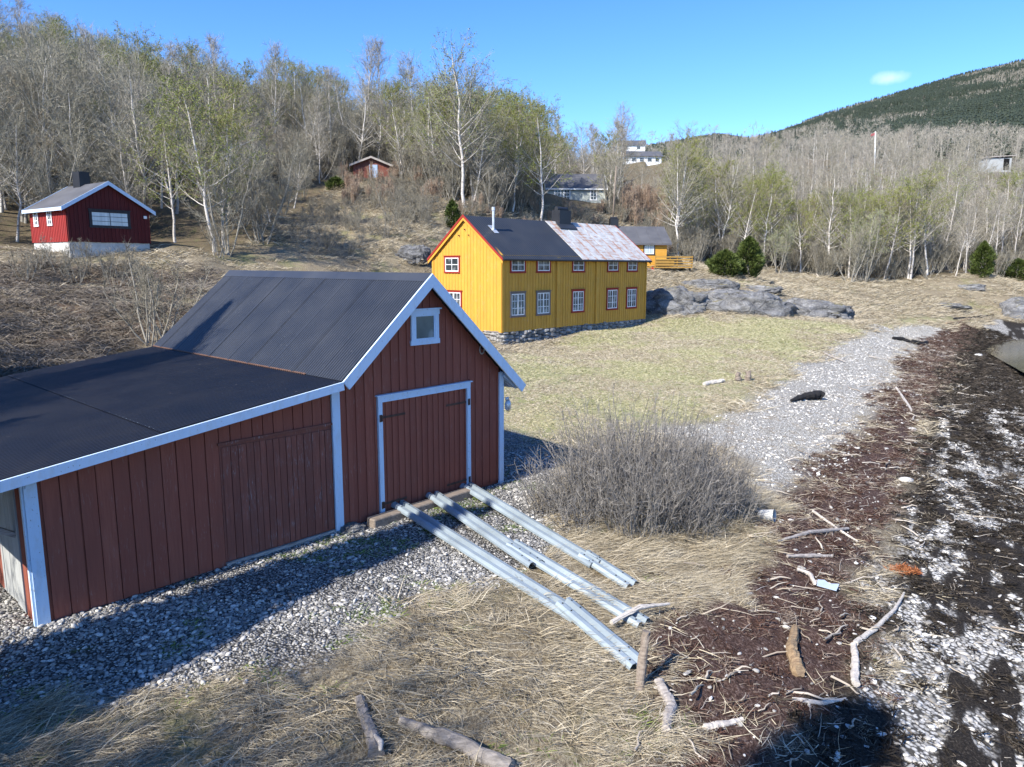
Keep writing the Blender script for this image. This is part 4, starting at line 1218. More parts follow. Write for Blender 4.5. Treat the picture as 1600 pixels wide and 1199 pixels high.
def zone(poly, soft=.4, amp=1.0):
    def f(x, y):
        w = fbm(x, y, .9, 3, 31) * .45 + fbm(x, y, 3, 2, 32) * .4
        return sstep(-soft, soft, in_poly(x, y, poly) + w * amp)
    return f
zg, zb_, zw, zk = zone(Z_GRAVEL, .35), zone(Z_BEACH, .6, 1.6), zone(Z_WEED, .4, 1.2), zone(Z_KELP, .5)
zm_, zwood, zbr = zone(Z_MEADOW, 1.2, 1.5), zone(Z_WOOD, 1.5, 2), zone(Z_BRACKEN, 1.5, 2)
def zwhite(x, y):
    us_, ws_ = x * SH[0] + y * SH[1], x * SH[1] - y * SH[0]
    s_ = fbm(us_ / 3.2, ws_ / .75, 1, 4, 41) * .8 + .75 * fbm(us_ / 1.1, ws_ / .32, 1, 4, 42)
    wz = np.exp(-(((us_ - (_wx * SH[0] + _wy * SH[1])) / 3.6) ** 2 + ((ws_ - (_wx * SH[1] - _wy * SH[0])) / 1.9) ** 2))
    return sstep(.12, .26, .16 * sstep(13, 20, us_) + s_ * .9 + wz * .62 - .2) * zk(x, y)
_yl = [L2W(a, b, YO, YY) for a, b in ((-.1, -.1), (YL + .1, -.1), (YL + .1, YW_ + .1), (-.1, YW_ + .1))]
_bl = [L2W(a, b) for a, b in ((AX - .02, -.03), (CX + .03, -.03), (CX + .03, DEPTH), (AX - .02, DEPTH))]
def free(x, y):
    return (in_poly(x, y, _yl) < 0) & (in_poly(x, y, _bl) < 0)

# pebbles
def pebble_mesh(seed, mat):
    a = AB(); r = np.random.default_rng(seed)
    n1, n2 = 8, 5
    V = []
    for j in range(n2 + 1):
        p = PI * j / n2
        for i in range(n1):
            t = 2 * PI * i / n1
            k = 1 + r.uniform(-.16, .16) * (0 < j < n2)
            V.append((math.sin(p) * math.cos(t) * k, math.sin(p) * math.sin(t) * .72 * k, math.cos(p) * .42 * k))
    Q = [(j * n1 + i, (j + 1) * n1 + i, (j + 1) * n1 + (i + 1) % n1, j * n1 + (i + 1) % n1) for j in range(n2) for i in range(n1)]
    a.add(V, Q)
    me = a.mesh('pebble', mat)
    me.polygons.foreach_set('use_smooth', np.ones(len(me.polygons), bool))
    return me
def pebble_mat(name, stops):
    M = Mat(name, .75, .3)
    c = M.ramp(M.rand(), stops)
    n = M.noise(M.co(), 2.2, 4, .6)
    c = M.mix(M.rng(n, .45, .75, 0, .45), c, (.12, .12, .12))
    return M.col(c)
PM = pebble_mat('grey_pebbles', [(0, (.11, .107, .103)), (.3, (.23, .222, .21)), (.6, (.35, .34, .315)), (.85, (.48, .46, .42)), (1, (.68, .655, .6))])
PMW = pebble_mat('pale_pebbles', [(0, (.14, .132, .12)), (.25, (.33, .315, .285)), (.6, (.5, .475, .43)), (.88, (.64, .615, .56)), (1, (.84, .81, .75))])
peb = [source('pebble', pebble_mesh(i, PM)) for i in range(4)]
pebw = [source('pale_pebble', pebble_mesh(i + 9, PMW)) for i in range(4)]
def stones_on(name, P, src, lo, hi, flat=1.0):
    k = len(P); s = lo * (hi / lo) ** (RG.random(k) ** 2.0)
    sc = np.stack([s * RG.uniform(.8, 1.3, k), s * RG.uniform(.7, 1.1, k), s * RG.uniform(.7, 1.3, k) * flat], 1)
    P = P.copy(); P[:, 2] += s * .12
    return scatter(name, P, src, sc, RG.uniform(0, 6.28, k), RG.normal(0, .22, (k, 2)))
P = sample(150000, lambda x, y: zg(x, y) * free(x, y) * np.clip(.55 + fbm(x, y, 1.1, 3, 51), .12, 1), -10, 3.5, 5, 19); P = P[visible(P)]
stones_on('gravel', P, peb, .011, .052)
P = sample(210000, lambda x, y: zb_(x, y) * np.clip(.6 + fbm(x, y, 1.5, 3, 52), .1, 1), 3, 45, 15, 76); P = P[visible(P)]
stones_on('beach_pebbles', P, pebw, .018, .07)
P = sample(90000, lambda x, y: zwhite(x, y) * .85 + zk(x, y) * .1, 3, 34, 6, 46); P = P[visible(P)]
stones_on('shore_pebbles', P, pebw, .02, .085, .8)
P = sample(16000, lambda x, y: zw(x, y) * .9 + zk(x, y) * .9, 1.5, 34, 5, 55); P = P[visible(P)]
stones_on('scattered_stones', P, pebw, .02, .075)

# grass: lodged dry tufts, short turf, green shoots
def grass_mat(name, stops, dark=.6):
    M = Mat(name, .75, .2)
    k = M.mix(M.math('MULTIPLY', M.rand(), .6), M.ramp(M.attr('rnd'), stops), M.ramp(M.rand(), stops))
    return M.col(k)
GM_DRY = grass_mat('dry_grass', [(0, (.17, .135, .09)), (.35, (.32, .265, .18)), (.7, (.47, .405, .285)), (1, (.62, .56, .44))])
GM_TURF = grass_mat('meadow_grass', [(0, (.125, .165, .045)), (.3, (.25, .265, .11)), (.6, (.44, .4, .24)), (1, (.56, .51, .35))])
GM_GREEN = grass_mat('green_shoots', [(0, (.06, .11, .015)), (.6, (.13, .2, .03)), (1, (.24, .28, .07))])
GM_BRK = grass_mat('dead_bracken', [(0, (.05, .042, .034)), (.4, (.115, .095, .073)), (.75, (.21, .175, .135)), (1, (.42, .37, .3))])
GM_WEED = grass_mat('red_weed', [(0, (.02, .012, .009)), (.4, (.06, .03, .021)), (.72, (.11, .06, .045)), (1, (.36, .3, .24))])
GM_KELP = grass_mat('black_kelp', [(0, (.009, .0075, .006)), (.55, (.025, .02, .015)), (.87, (.052, .042, .03)), (1, (.14, .115, .09))])
GM_STICK = grass_mat('pale_sticks', [(0, (.25, .2, .15)), (.5, (.45, .39, .31)), (1, (.66, .6, .52))])

def tuft(n, L, W, lay, spread, mat, az=0.0, azs=.7):
    """blades rising and bending over mostly towards +x"""
    a = AB()
    ang = RG.normal(az, azs, n)
    up = np.clip(RG.normal(1 - lay, .25, n), .08, 1.6)
    D = unit(np.stack([np.cos(ang), np.sin(ang), up], 1))
    P = np.concatenate([RG.normal(0, spread, (n, 2)), np.full((n, 1), -.02)], 1)
    bend = np.stack([np.cos(ang) * .25, np.sin(ang) * .25, -RG.uniform(.1, .45, n) * np.clip(up, 0, 1)], 1)
    a.ribbons(P, D, RG.uniform(.45, 1, n) * L, RG.uniform(.7, 1.3, n) * W, bend)
    return a.mesh('tuft', mat)
dry = [source('dry_tuft', tuft(46, .42, .007, .62, .1, GM_DRY)) for _ in range(5)]
dryu = [source('dry_tuft_up', tuft(30, .4, .007, .2, .07, GM_DRY, 0, 1.6)) for _ in range(3)]
turf = [source('turf', tuft(30, .16, .012, .45, .16, GM_TURF, 0, 2.5)) for _ in range(4)]
green = [source('shoots', tuft(22, .15, .009, .2, .06, GM_GREEN, 0, 2.5)) for _ in range(3)]
coarse = [source('coarse_tuft', tuft(36, .6, .022, .5, .3, GM_DRY, 0, 1.6)) for _ in range(4)]
def not_beach(x, y):
    return (1 - np.clip(zg(x, y) + zb_(x, y) + zw(x, y) + zk(x, y), 0, 1)) * free(x, y)
def swirl(P):
    return -.7 + fbm(P[:, 0], P[:, 1], 1.6, 2, 61) * 2.6
P = sample(13500, lambda x, y: not_beach(x, y) * np.clip(.72 + fbm(x, y, .7, 3, 62) * 1.3, .04, 1), -8, 7.5, 5, 18); P = P[visible(P, 150, 150)]
k = len(P); scatter('dry_grass', P, dry, RG.uniform(.5, 1.1, k) * (1 + .5 * fbm(P[:, 0], P[:, 1], 1.1, 2, 89)), swirl(P) + RG.normal(0, .25, k), RG.normal(0, .12, (k, 2)))
P = sample(1600, lambda x, y: not_beach(x, y) * (fbm(x, y, 1, 2, 63) > .1), -7, 7, 5, 20); P = P[visible(P)]
k = len(P); scatter('standing_dry_grass', P, dryu, RG.uniform(.6, 1.3, k), RG.uniform(0, 6.28, k))
def g_green(x, y):
    return (zg(x, y) * (fbm(x, y, .9, 3, 64) > .24) * .9 + not_beach(x, y) * (fbm(x, y, .8, 3, 65) > .3) * .5) * free(x, y)
P = sample(9000, g_green, -9, 7, 5, 18); P = P[visible(P)]
k = len(P); scatter('green_shoots', P, green, RG.uniform(.5, 1.15, k), RG.uniform(0, 6.28, k))
def patch(x, y):
    return fbm(x, y, 3.2, 4, 91) + .4 * fbm(x, y, .8, 2, 92)
turf_s = [source('straw_turf', tuft(30, .17, .012, .55, .16, GM_DRY, 0, 2.5)) for _ in range(3)]
for nm_, src_, fn_ in (('meadow_turf', turf, lambda x, y: sstep(-.3, .25, patch(x, y))), ('dry_turf', turf_s, lambda x, y: sstep(.3, -.25, patch(x, y)))):
    P = sample(90000, lambda x, y: fn_(x, y) * zm_(x, y) * (1 - np.clip(zb_(x, y), 0, 1)) * free(x, y) * np.clip(.85 + fbm(x, y, 1.3, 3, 93), .1, 1), -7, 34, 17, 64); P = P[visible(P)]
    k = len(P); scatter(nm_, P, src_, RG.uniform(.5, 1.35, k) * np.interp(P[:, 1], [18, 60], [.8, 1.5]), RG.uniform(0, 6.28, k))
def slope_mask(x, y):
    return (1 - np.clip(zm_(x, y) + zwood(x, y) + zbr(x, y) * .7, 0, 1)) * not_beach(x, y) * np.clip(.75 + fbm(x, y, 4, 3, 66), .1, 1)
P = sample(60000, slope_mask, -40, 75, 18, 100); P = P[visible(P)]
k = len(P); scatter('slope_grass', P, coarse, RG.uniform(.5, 1.2, k) * np.interp(P[:, 1], [20, 70], [.75, 1.2]), RG.uniform(0, 6.28, k))
# bracken and tangled dead stems on the left slope
def arc_clump(n, L, W, mat):
    a = AB(); ang = RG.uniform(0, 6.28, n)
    D = unit(np.stack([np.cos(ang), np.sin(ang), RG.uniform(.4, 1.6, n)], 1)); P = np.concatenate([RG.normal(0, .25, (n, 2)), np.zeros((n, 1))], 1)
    bend = np.stack([np.cos(ang) * .4, np.sin(ang) * .4, -RG.uniform(.4, .9, n)], 1)
    a.ribbons(P, D, RG.uniform(.4, 1, n) * L, W, bend)
    return a.mesh('clump', mat)
brk = [source('bracken_clump', arc_clump(46, 1.1, .02, GM_BRK)) for _ in range(4)]
P = sample(9000, lambda x, y: np.clip(zbr(x, y) * np.clip(.65 + fbm(x, y, 2.5, 3, 67), .1, 1), 0, 1) * free(x, y), -42, -8, 15, 48); P = P[visible(P)]
k = len(P); scatter('dead_bracken', P, brk, RG.uniform(.5, 1.2, k), RG.uniform(0, 6.28, k))
# seaweed: red-brown tangles, black kelp, and the bleached sticks washed up with them
def weed_clump(n, L, W, mat, up=.25):
    a = AB(); ang = RG.uniform(0, 6.28, n)
    D = unit(np.stack([np.cos(ang), np.sin(ang), RG.uniform(-.1, up, n)], 1)); P = np.concatenate([RG.normal(0, L * .4, (n, 2)), RG.uniform(0, .03, (n, 1))], 1)
    a.ribbons(P, D, RG.uniform(.4, 1, n) * L, W, RG.normal(0, .25, (n, 3)))
    return a.mesh('weed', mat)
wd_ = [source('weed_clump', weed_clump(40, .16, .012, GM_WEED, .5)) for _ in range(4)]
kl_ = [source('kelp_clump', weed_clump(40, .2, .02, GM_KELP, .3)) for _ in range(4)]
P = sample(42000, lambda x, y: zw(x, y) * (.5 + .5 * (fbm(x, y, .7, 3, 68) > -.15)), 1, 46, 5, 76); P = P[visible(P)]
k = len(P); scatter('red_seaweed', P, wd_, RG.uniform(.6, 1.3, k) * np.interp(P[:, 1], [8, 40], [.9, 1.6]), RG.uniform(0, 6.28, k))
P = sample(40000, lambda x, y: zk(x, y) * (1 - .66 * zwhite(x, y)), 2.5, 46, 5, 70); P = P[visible(P)]
k = len(P); scatter('black_kelp', P, kl_, RG.uniform(.6, 1.4, k) * np.interp(P[:, 1], [8, 40], [.8, 1.5]), RG.uniform(0, 6.28, k))
def stick_mesh(seed):
    a = AB(); r = np.random.default_rng(seed)
    pth = np.stack([np.linspace(-.5, .5, 5), np.cumsum(r.normal(0, .035, 5)), np.abs(np.cumsum(r.normal(0, .015, 5)))], 1)
    a.tubes(pth[None], np.array([[.02, .018, .016, .013, .006]]), 4)
    return a.mesh('stick', GM_STICK)
stk = [source('stick', stick_mesh(i)) for i in range(6)]
P = sample(30000, lambda x, y: np.clip(zw(x, y) * (.22 + .78 * sstep(.0, .35, fbm(x * .6, y * .35, 1.1, 3, 69))) + zk(x, y) * .2 + .25 * sstep(-1.2, 0, in_poly(x, y, Z_WEED)) * (1 - zg(x, y)), 0, 1), 1, 34, 5, 58); P = P[visible(P)]
k = len(P); L_ = .08 * (7 ** (RG.random(k) ** 2.0)) * np.interp(P[:, 1], [8, 40], [1, 1.7])
P[:, 2] += .03
scatter('washed_up_sticks', P, stk, np.stack([L_, L_ ** .5 * .55, L_ ** .5 * .55], 1), RG.normal(.55, .6, k), RG.normal(0, .12, (k, 2)))
P = sample(5200, lambda x, y: np.clip(zw(x, y) * sstep(-.1, .3, fbm(x * .7, y * .5, 1.3, 3, 88)) + .5 * (sstep(-1.6, -.2, in_poly(x, y, Z_WEED)) - sstep(-.2, .4, in_poly(x, y, Z_WEED))) * (1 - zg(x, y)) + .04 * zk(x, y), 0, 1), 1, 34, 5, 58); P = P[visible(P)]
k = len(P); L_ = .22 * (3.6 ** (RG.random(k) ** 1.6)) * np.interp(P[:, 1], [8, 40], [.9, 1.5]); t_ = RG.uniform(.5, 1.25, k); P[:, 2] += .05
scatter('driftwood_debris', P, stk, np.stack([L_, t_, t_], 1), RG.normal(.6, .8, k), RG.normal(0, .16, (k, 2)))
straw_ = [source('straw_mat', weed_clump(30, .3, .008, GM_DRY, .25)) for _ in range(3)]
P = sample(5000, lambda x, y: np.clip((sstep(-1.4, .2, in_poly(x, y, Z_WEED)) * (1 - sstep(.1, 1.2, in_poly(x, y, Z_WEED)))) * (1 - zg(x, y)) * .8 + zw(x, y) * .12, 0, 1), 1, 34, 5, 58); P = P[visible(P)]
k = len(P); scatter('washed_up_straw', P, straw_, RG.uniform(.6, 1.5, k), RG.normal(.6, .8, k))

# ------------------------------------------------------------------ trees
def grow(seed, h, r0, stems=1, cb=.3, cw=.26, prim=34, sec=9, twig=7, el=(12, 48), tl=.55, droop=0.0, leaf=0, leaf_s=.09, lean=.12, spread=.9, tw=.013, wig=.02, trunk_m=0):
    """bare or leafing broadleaf tree -> (trunk AB, crown AB); crown slots: twigs, leaves"""
    global RG
    keep = RG; RG = np.random.default_rng(seed)
    T, C = AB(), AB()
    SP, SD, SL, TP = [], [], [], []
    for s in range(stems):
        hs_ = h * (1 if s == 0 else RG.uniform(.65, .98)); az = RG.uniform(0, 6.28)
        ln_ = RG.uniform(.0, lean) if stems == 1 else RG.uniform(lean * .5, lean * 1.5)
        m = 10; u = np.linspace(0, 1, m)
        off = np.cumsum(RG.normal(0, wig, (m, 2)) * hs_ / m * 4, 0)
        base = RG.normal(0, .16, 2) * (stems > 1)
        path = np.stack([base[0] + off[:, 0] + math.cos(az) * ln_ * hs_ * u ** .8, base[1] + off[:, 1] + math.sin(az) * ln_ * hs_ * u ** .8, u * hs_ - .25], 1)
        rr = r0 * (1 - s * .04) * (1 - u) ** .75 + .012
        rr[0] *= 1.25
        T.tubes(path[None], rr[None], 7)
        npr = prim if stems == 1 else max(5, int(prim / stems))
        uu = np.sort(RG.uniform(cb, .98, npr)); ga = RG.uniform(0, 6.28)
        for i, q in enumerate(uu):
            P = np.array([np.interp(q, u, path[:, k]) for k in range(3)])
            f = (q - cb) / (1 - cb)
            L = cw * h * (.4 + .75 * math.sin(PI * min(1, .22 + f * .8)) ** .8) * RG.uniform(.7, 1.15)
            a_ = ga + i * 2.4 + RG.normal(0, .4); e_ = math.radians(RG.uniform(*el)) + f * .35
            d = np.array([math.cos(a_) * math.cos(e_), math.sin(a_) * math.cos(e_), math.sin(e_)])
            t = np.linspace(0, 1, 5)[:, None]
            cur = np.array([0, 0, .28 - droop * .8]) * L
            pp_ = P + d * L * t + cur * t ** 2 + RG.normal(0, .02, (5, 3)) * L * t
            rb = max(.012, min(.4 * np.interp(q, u, rr), .05)); (T if rb > .03 else C).tubes(pp_[None], np.linspace(rb, .006, 5)[None], 4)
            ns = max(3, int(sec * (L / (cw * h)) ** .7 * RG.uniform(.8, 1.2)))
            v = RG.uniform(.18, 1, ns); idx = np.clip((v * 4).astype(int), 0, 3); fr_ = v * 4 - idx
            sp = pp_[idx] * (1 - fr_[:, None]) + pp_[idx + 1] * fr_[:, None]
            sd_ = unit(d + RG.normal(0, .62 * spread, (ns, 3)) + np.array([0, 0, .15 - droop]))
            SP.append(sp); SD.append(sd_); SL.append(L * RG.uniform(.3, .55, ns) * (1.15 - .4 * v))
    SP, SD, SL = np.concatenate(SP), np.concatenate(SD), np.concatenate(SL)
    C.ribbons(SP, SD, SL, .026, RG.normal(0, .15, SP.shape) + np.array([0, 0, .1 - droop * .5]))
    k = len(SP) * twig
    rep = np.repeat(np.arange(len(SP)), twig)
    w = RG.uniform(.15, 1, k)[:, None]
    P = SP[rep] + SD[rep] * SL[rep][:, None] * w
    D = unit(SD[rep] + RG.normal(0, .65 * spread, (k, 3)) + np.array([0, 0, .12 - droop * 1.3]))
    Lt = tl * RG.uniform(.5, 1.2, k)
    C.ribbons(P, D, Lt, tw, RG.normal(0, .2, (k, 3)) + np.array([0, 0, .05 - droop]))
    if leaf:
        j = RG.integers(0, k, leaf)
        C.leaves(P[j] + D[j] * (Lt[j] * RG.uniform(.3, 1.05, leaf))[:, None], leaf_s, mi=1)
    RG = keep
    return T, C

def joined(T, C, name, mats):
    a = AB()
    for src, base in ((T, 0), (C, 1)):
        o = a.n
        a.V += src.V
        for lst, dst, ml, dm, rl, dr in ((src.Q, a.Q, src.qm, a.qm, src.qr, a.qr), (src.T, a.T, src.tm, a.tm, src.tr, a.tr)):
            dst += [q + o for q in lst]; dm += [x + base for x in ml]; dr += rl
        a.n += src.n
    return a.mesh(name, mats)

KINDS = {}
def kind(key, n, seed, bark, twigm, leafm=None, **kw):
    out = []
    for i in range(n):
        T, C = grow(seed + i, **kw)
        mats = [MT[twigm], MT[leafm] if leafm else MT['leaf_new']]
        tm = T.mesh('trunk', MT[bark]); tm.polygons.foreach_set('use_smooth', np.ones(len(tm.polygons), bool))
        out.append((tm, C.mesh('crown', mats), source(key, joined(T, C, key, [MT[bark]] + mats))))
    KINDS[key] = out
kind('bare', 4, 100, 'birch_bark', 'twig_grey', 'leaf_bud', leaf=1500, leaf_s=.075, h=11.5, r0=.12, cb=.26, cw=.27, prim=46, sec=10, twig=9, lean=.14, tl=.5, droop=.05)
kind('slim', 3, 140, 'birch_bark', 'twig_pink', h=12.5, r0=.11, cb=.38, cw=.18, prim=42, sec=9, twig=9, el=(30, 62), lean=.08)
kind('multi', 4, 180, 'grey_bark', 'twig_grey', 'leaf_bud', leaf=1400, leaf_s=.075, h=8.5, r0=.07, stems=5, cb=.22, cw=.24, prim=60, sec=9, twig=9, el=(20, 62), lean=.3, tl=.5)
kind('brown', 2, 210, 'grey_bark', 'twig_brown', 'leaf_bud', leaf=2200, leaf_s=.08, h=9.5, r0=.1, stems=2, cb=.24, cw=.28, prim=54, sec=9, twig=9, lean=.2, tl=.5)
kind('leafing', 4, 240, 'birch_bark', 'twig_brown', 'leaf_new', h=11, r0=.12, cb=.28, cw=.27, prim=38, sec=8, twig=7, leaf=8000, leaf_s=.095, lean=.1)
kind('budding', 3, 270, 'birch_bark', 'twig_grey', 'leaf_new', h=11, r0=.11, cb=.26, cw=.25, prim=36, sec=9, twig=8, leaf=3400, leaf_s=.085, lean=.12)
kind('sallow', 2, 300, 'grey_bark', 'twig_grey', 'leaf_pale', h=7, r0=.07, stems=7, cb=.3, cw=.3, prim=60, sec=8, twig=7, leaf=5200, leaf_s=.08, el=(40, 65), lean=.3)
kind('thicket', 4, 330, 'grey_bark', 'twig_dark', 'leaf_bud', leaf=260, leaf_s=.06, h=3.6, r0=.028, stems=7, cb=.2, cw=.26, prim=44, sec=6, twig=6, el=(25, 70), tl=.4, lean=.45, tw=.01)
kind('redthicket', 3, 350, 'twig_red', 'twig_red', h=3.0, r0=.018, stems=14, cb=.25, cw=.14, prim=60, sec=5, twig=5, el=(60, 80), tl=.35, lean=.14, tw=.012)
kind('fartree', 3, 380, 'grey_bark', 'twig_pink', h=9, r0=.12, cb=.2, cw=.26, prim=16, sec=5, twig=4, tl=.9, tw=.05)

def tree(key, i, loc, s, rz, name, label, group, tilt=(0, 0)):
    tm, cm, _ = KINDS[key][i % len(KINDS[key])]
    r = thing(name, loc, rz, label, 'tree', group)
    r.rotation_euler = (tilt[0], tilt[1], rz); r.scale = (s, s, s)
    for nm, me in (('trunk', tm), ('crown', cm)):
        o = bpy.data.objects.new(nm, me); COL.objects.link(o); o.parent = r
    return r

# where woods stand; the nearest ones become single trees, the rest one mass behind them
cand = []
def far_enough(P, mind):
    """keeps points at least mind apart"""
    order = np.arange(len(P)); grid = {}; keep = []
    for i in order:
        x, y = P[i, 0], P[i, 1]; d = mind[i]; c = (int(x // 4), int(y // 4)); ok = True
        for a in (-1, 0, 1):
            for b in (-1, 0, 1):
                for j in grid.get((c[0] + a, c[1] + b), ()):
                    if (P[j, 0] - x) ** 2 + (P[j, 1] - y) ** 2 < d * d:
                        ok = False; break
                if not ok: break
            if not ok: break
        if ok:
            grid.setdefault(c, []).append(i); keep.append(i)
    return np.array(keep)
n_ = 14000
Yw = RG.uniform(38, 175, n_); Xw = RG.uniform(-.86, .84, n_) * Yw
W0 = np.stack([Xw, Yw], 1)
k = in_poly(Xw, Yw, Z_WOOD) > .3
# clearings: cabins, cottage, hut knoll, houses up the slope and the sight lines to them
def clear_of(x, y):
    u, v = proj(x, y, H(x, y))
    ok = np.hypot(x + 23, y - 41) > 4.6
    ok &= np.hypot(x - hx - 1.5, y - hy - 1) > 4.0
    ok &= np.hypot(x - gx + 3.5, y - gy - 1) > 6.5
    ok &= np.hypot(x - ax_ + 3, y - ay_ - 2) > 6.0
    ok &= ~((u > 836) & (u < 952) & (y < gy + 1) & (y > 52))
    lt, la = (-24.5 - x) * .656 + (40 - y) * .755, (-24.5 - x) * .755 - (40 - y) * .656
    ok &= ~((lt > 0) & (lt < 22) & (np.abs(la) < 4.5))
    ok &= ~((u > 545) & (u < 625) & (y < hy + 2))
    ok &= ~((u > 966) & (u < 1044) & (y > 74) & (y < 205))
    ok &= ~((u > 1525) & (u < 1592) & (y > 150) & (y < 190))
    kt, kl = (-13 - x) * .656 + (64 - y) * .755, (-13 - x) * .755 - (64 - y) * .656
    ok &= ~((kt > -6) & (kt < 19) & (np.abs(kl) < 8.5) & (RG.random(len(x)) < .9))
    return ok
k &= clear_of(Xw, Yw)
W0 = W0[k]; W0 = W0[np.argsort(np.hypot(W0[:, 0], W0[:, 1]))]
W0 = W0[far_enough(W0, np.where(W0[:, 0] / W0[:, 1] > .24, 1.3, 1) * np.interp(np.hypot(W0[:, 0], W0[:, 1]), [45, 90, 170], [1.9, 2.3, 3.2]) * RG.uniform(.8, 1.25, len(W0)))]
WZ = H(W0[:, 0], W0[:, 1])
WU, WVv = proj(W0[:, 0], W0[:, 1], WZ)
inv = (WU > -90) & (WU < 1690)
W0, WZ, WU = W0[inv], WZ[inv], WU[inv]
greenness = fbm(W0[:, 0], W0[:, 1], 16, 3, 71) + np.where(WU > 1050, .34, 0) + np.where((WU > 150) & (WU < 330), .06, 0)
rr_ = RG.random(len(W0))
keys = np.where(greenness > .15, 'leafing', np.where(greenness > .0, 'budding', np.where(rr_ < .36, 'bare', np.where(rr_ < .56, 'slim', np.where(rr_ < .82, 'multi', 'brown')))))
N_SINGLE = 300
GL = {'bare': ('birch_tree', 'bare grey birch'), 'slim': ('aspen_tree', 'slim pink-twigged bare aspen'), 'multi': ('alder_tree', 'bare many-stemmed grey alder'),
      'brown': ('alder_tree', 'bare brownish twin-stemmed alder'), 'leafing': ('birch_tree', 'birch in yellow-green new leaf'), 'budding': ('birch_tree', 'birch just breaking into leaf')}
def region(u):
    if u < 30: return 'left of the red cabin at the photo edge'
    if u < 260: return 'in the wood directly behind the red cabin'
    if u < 540: return 'in the wood between the red cabin and the knoll'
    if u < 720: return 'in the wood above the hut on the knoll'
    if u < 860: return 'on the slope behind the yellow house gable'
    if u < 1010: return 'on the slope around the pale cottage'
    if u < 1200: return 'in the wood to the right of the yellow cabin deck'
    if u < 1400: return 'in the wood above the grey rock outcrop'
    return 'in the wood above the bay at the right'
for i in range(min(N_SINGLE, len(W0))):
    nm, lab = GL[keys[i]]
    s = (RG.uniform(.7, 1.05) if WU[i] > 1050 else RG.uniform(.55, .9)) * (.6 if 400 < WU[i] < 545 and W0[i, 1] < 75 else 1.0)
    tree(keys[i], int(RG.integers(0, 4)), (W0[i, 0], W0[i, 1], WZ[i] - .05), s, RG.uniform(0, 6.28), nm, lab + ' ' + region(WU[i]), lab + ' ' + region(WU[i]), (RG.normal(0, .09), RG.normal(0, .09)))
rest = np.arange(N_SINGLE, len(W0))
srcs, pick, off_ = [], np.zeros(len(W0), int), {}
for kk in GL:
    off_[kk] = (len(srcs), len(KINDS[kk])); srcs += [t[2] for t in KINDS[kk]]
for i in rest:
    o, n = off_[keys[i]]; pick[i] = o + RG.integers(0, n)
P = np.stack([W0[rest, 0], W0[rest, 1], WZ[rest] - .05], 1)
scatter('hillside_wood', P, srcs, RG.uniform(.5, .88, len(rest)), RG.uniform(0, 6.28, len(rest)), RG.normal(0, .05, (len(rest), 2)), pick[rest])
# undergrowth of thin stems inside the wood and along its edge
P = sample(15000, lambda x, y: (in_poly(x, y, Z_WOOD) > -.2 + 1.6 * fbm(x, y, 3, 3, 73)) * np.clip(.6 + fbm(x, y, 5, 3, 72), .05, 1) * np.clip(sstep(150, 60, y) + (in_poly(x, y, Z_WOOD) < 4), 0, 1) * clear_of(x, y), -80, 80, 38, 130); P = P[visible(P)]
k = len(P); scatter('undergrowth', P, [t[2] for t in KINDS['thicket']], RG.uniform(.4, 1.25, k), RG.uniform(0, 6.28, k))

# single trees one can point at
def at(x, y, Y=None):
    return px(x, y) if Y is None else (lambda p: np.array([p[0], p[1], h1(p[0], p[1])]))(aty(x, y, Y))
def hero(key, i, p, s, rz, name, label, tilt=(0, 0)):
    return tree(key, i, (p[0], p[1], p[2] - .05), s, rz, name, label, None, tilt)
hero('budding', 0, at(728, 338, 64), 1.22, .4, 'birch_tree', 'tall white-stemmed birch behind the peak of the yellow house')
hero('bare', 1, at(741, 336, 66), .98, 2.2, 'birch_tree', 'white birch stem close right of the tall birch behind the yellow gable')
hero('leafing', 1, at(846, 345, 70), .95, 1.1, 'birch_tree', 'spreading birch in bright new leaf in front of the pale cottage', (.04, -.06))
hero('slim', 0, at(600, 268, 92), 1.0, .3, 'aspen_tree', 'tallest pale aspen against the sky above the knoll hut')
hero('slim', 1, at(570, 266, 90), 1.0, 2.3, 'aspen_tree', 'tall aspen just left of the tallest one above the knoll hut')
hero('slim', 2, at(640, 270, 94), 1.0, 4.3, 'aspen_tree', 'tall aspen just right of the tallest one above the knoll hut')
hero('slim', 1, at(955, 318, 104), 1.0, 1.3, 'aspen_tree', 'pink-grey aspen standing clear against the sky behind the pale cottage')
hero('bare', 2, at(1000, 262, 140), .85, 4.0, 'birch_tree', 'lone thin birch in front of the long white house at the gap')
hero('budding', 0, at(962, 262, 140), .62, 1.0, 'birch_tree', 'small budding birch left of the small white skyline house')
hero('slim', 2, at(1024, 264, 138), .6, 2.0, 'aspen_tree', 'short thin aspen right of the long white house')
hero('bare', 0, at(984, 266, 132), .55, 3.0, 'birch_tree', 'small grey birch below the small white skyline house')
hero('bare', 3, at(1075, 330, 104), 1.1, .9, 'birch_tree', 'big round-crowned bare tree on the skyline right of the gap')
hero('slim', 0, at(1170, 320, 112), 1.0, 2.9, 'aspen_tree', 'fan-shaped pale bare tree against the dark mountain foot')
hero('bare', 0, at(1122, 402), .95, .2, 'birch_tree', 'white leaning birch behind the green juniper pair', (.0, .1))
hero('bare', 1, at(1295, 432), 1.05, 1.2, 'birch_tree', 'white birch with dark base right of the round sallow', (0, .12))
hero('budding', 1, at(1412, 432), 1.05, 2.6, 'birch_tree', 'forked white birch at the wood edge left of the grassy gap', (0, .14))
hero('bare', 2, at(1422, 436), .95, 5.2, 'birch_tree', 'second white stem beside the forked birch at the wood edge', (0, -.1))
hero('budding', 2, at(1475, 420), 1.1, 5.0, 'birch_tree', 'tall pale birch leaning over the grassy gap', (0, .1))
hero('leafing', 3, at(1565, 400), .95, 1.0, 'birch_tree', 'yellow-green birch at the right edge beside the juniper')
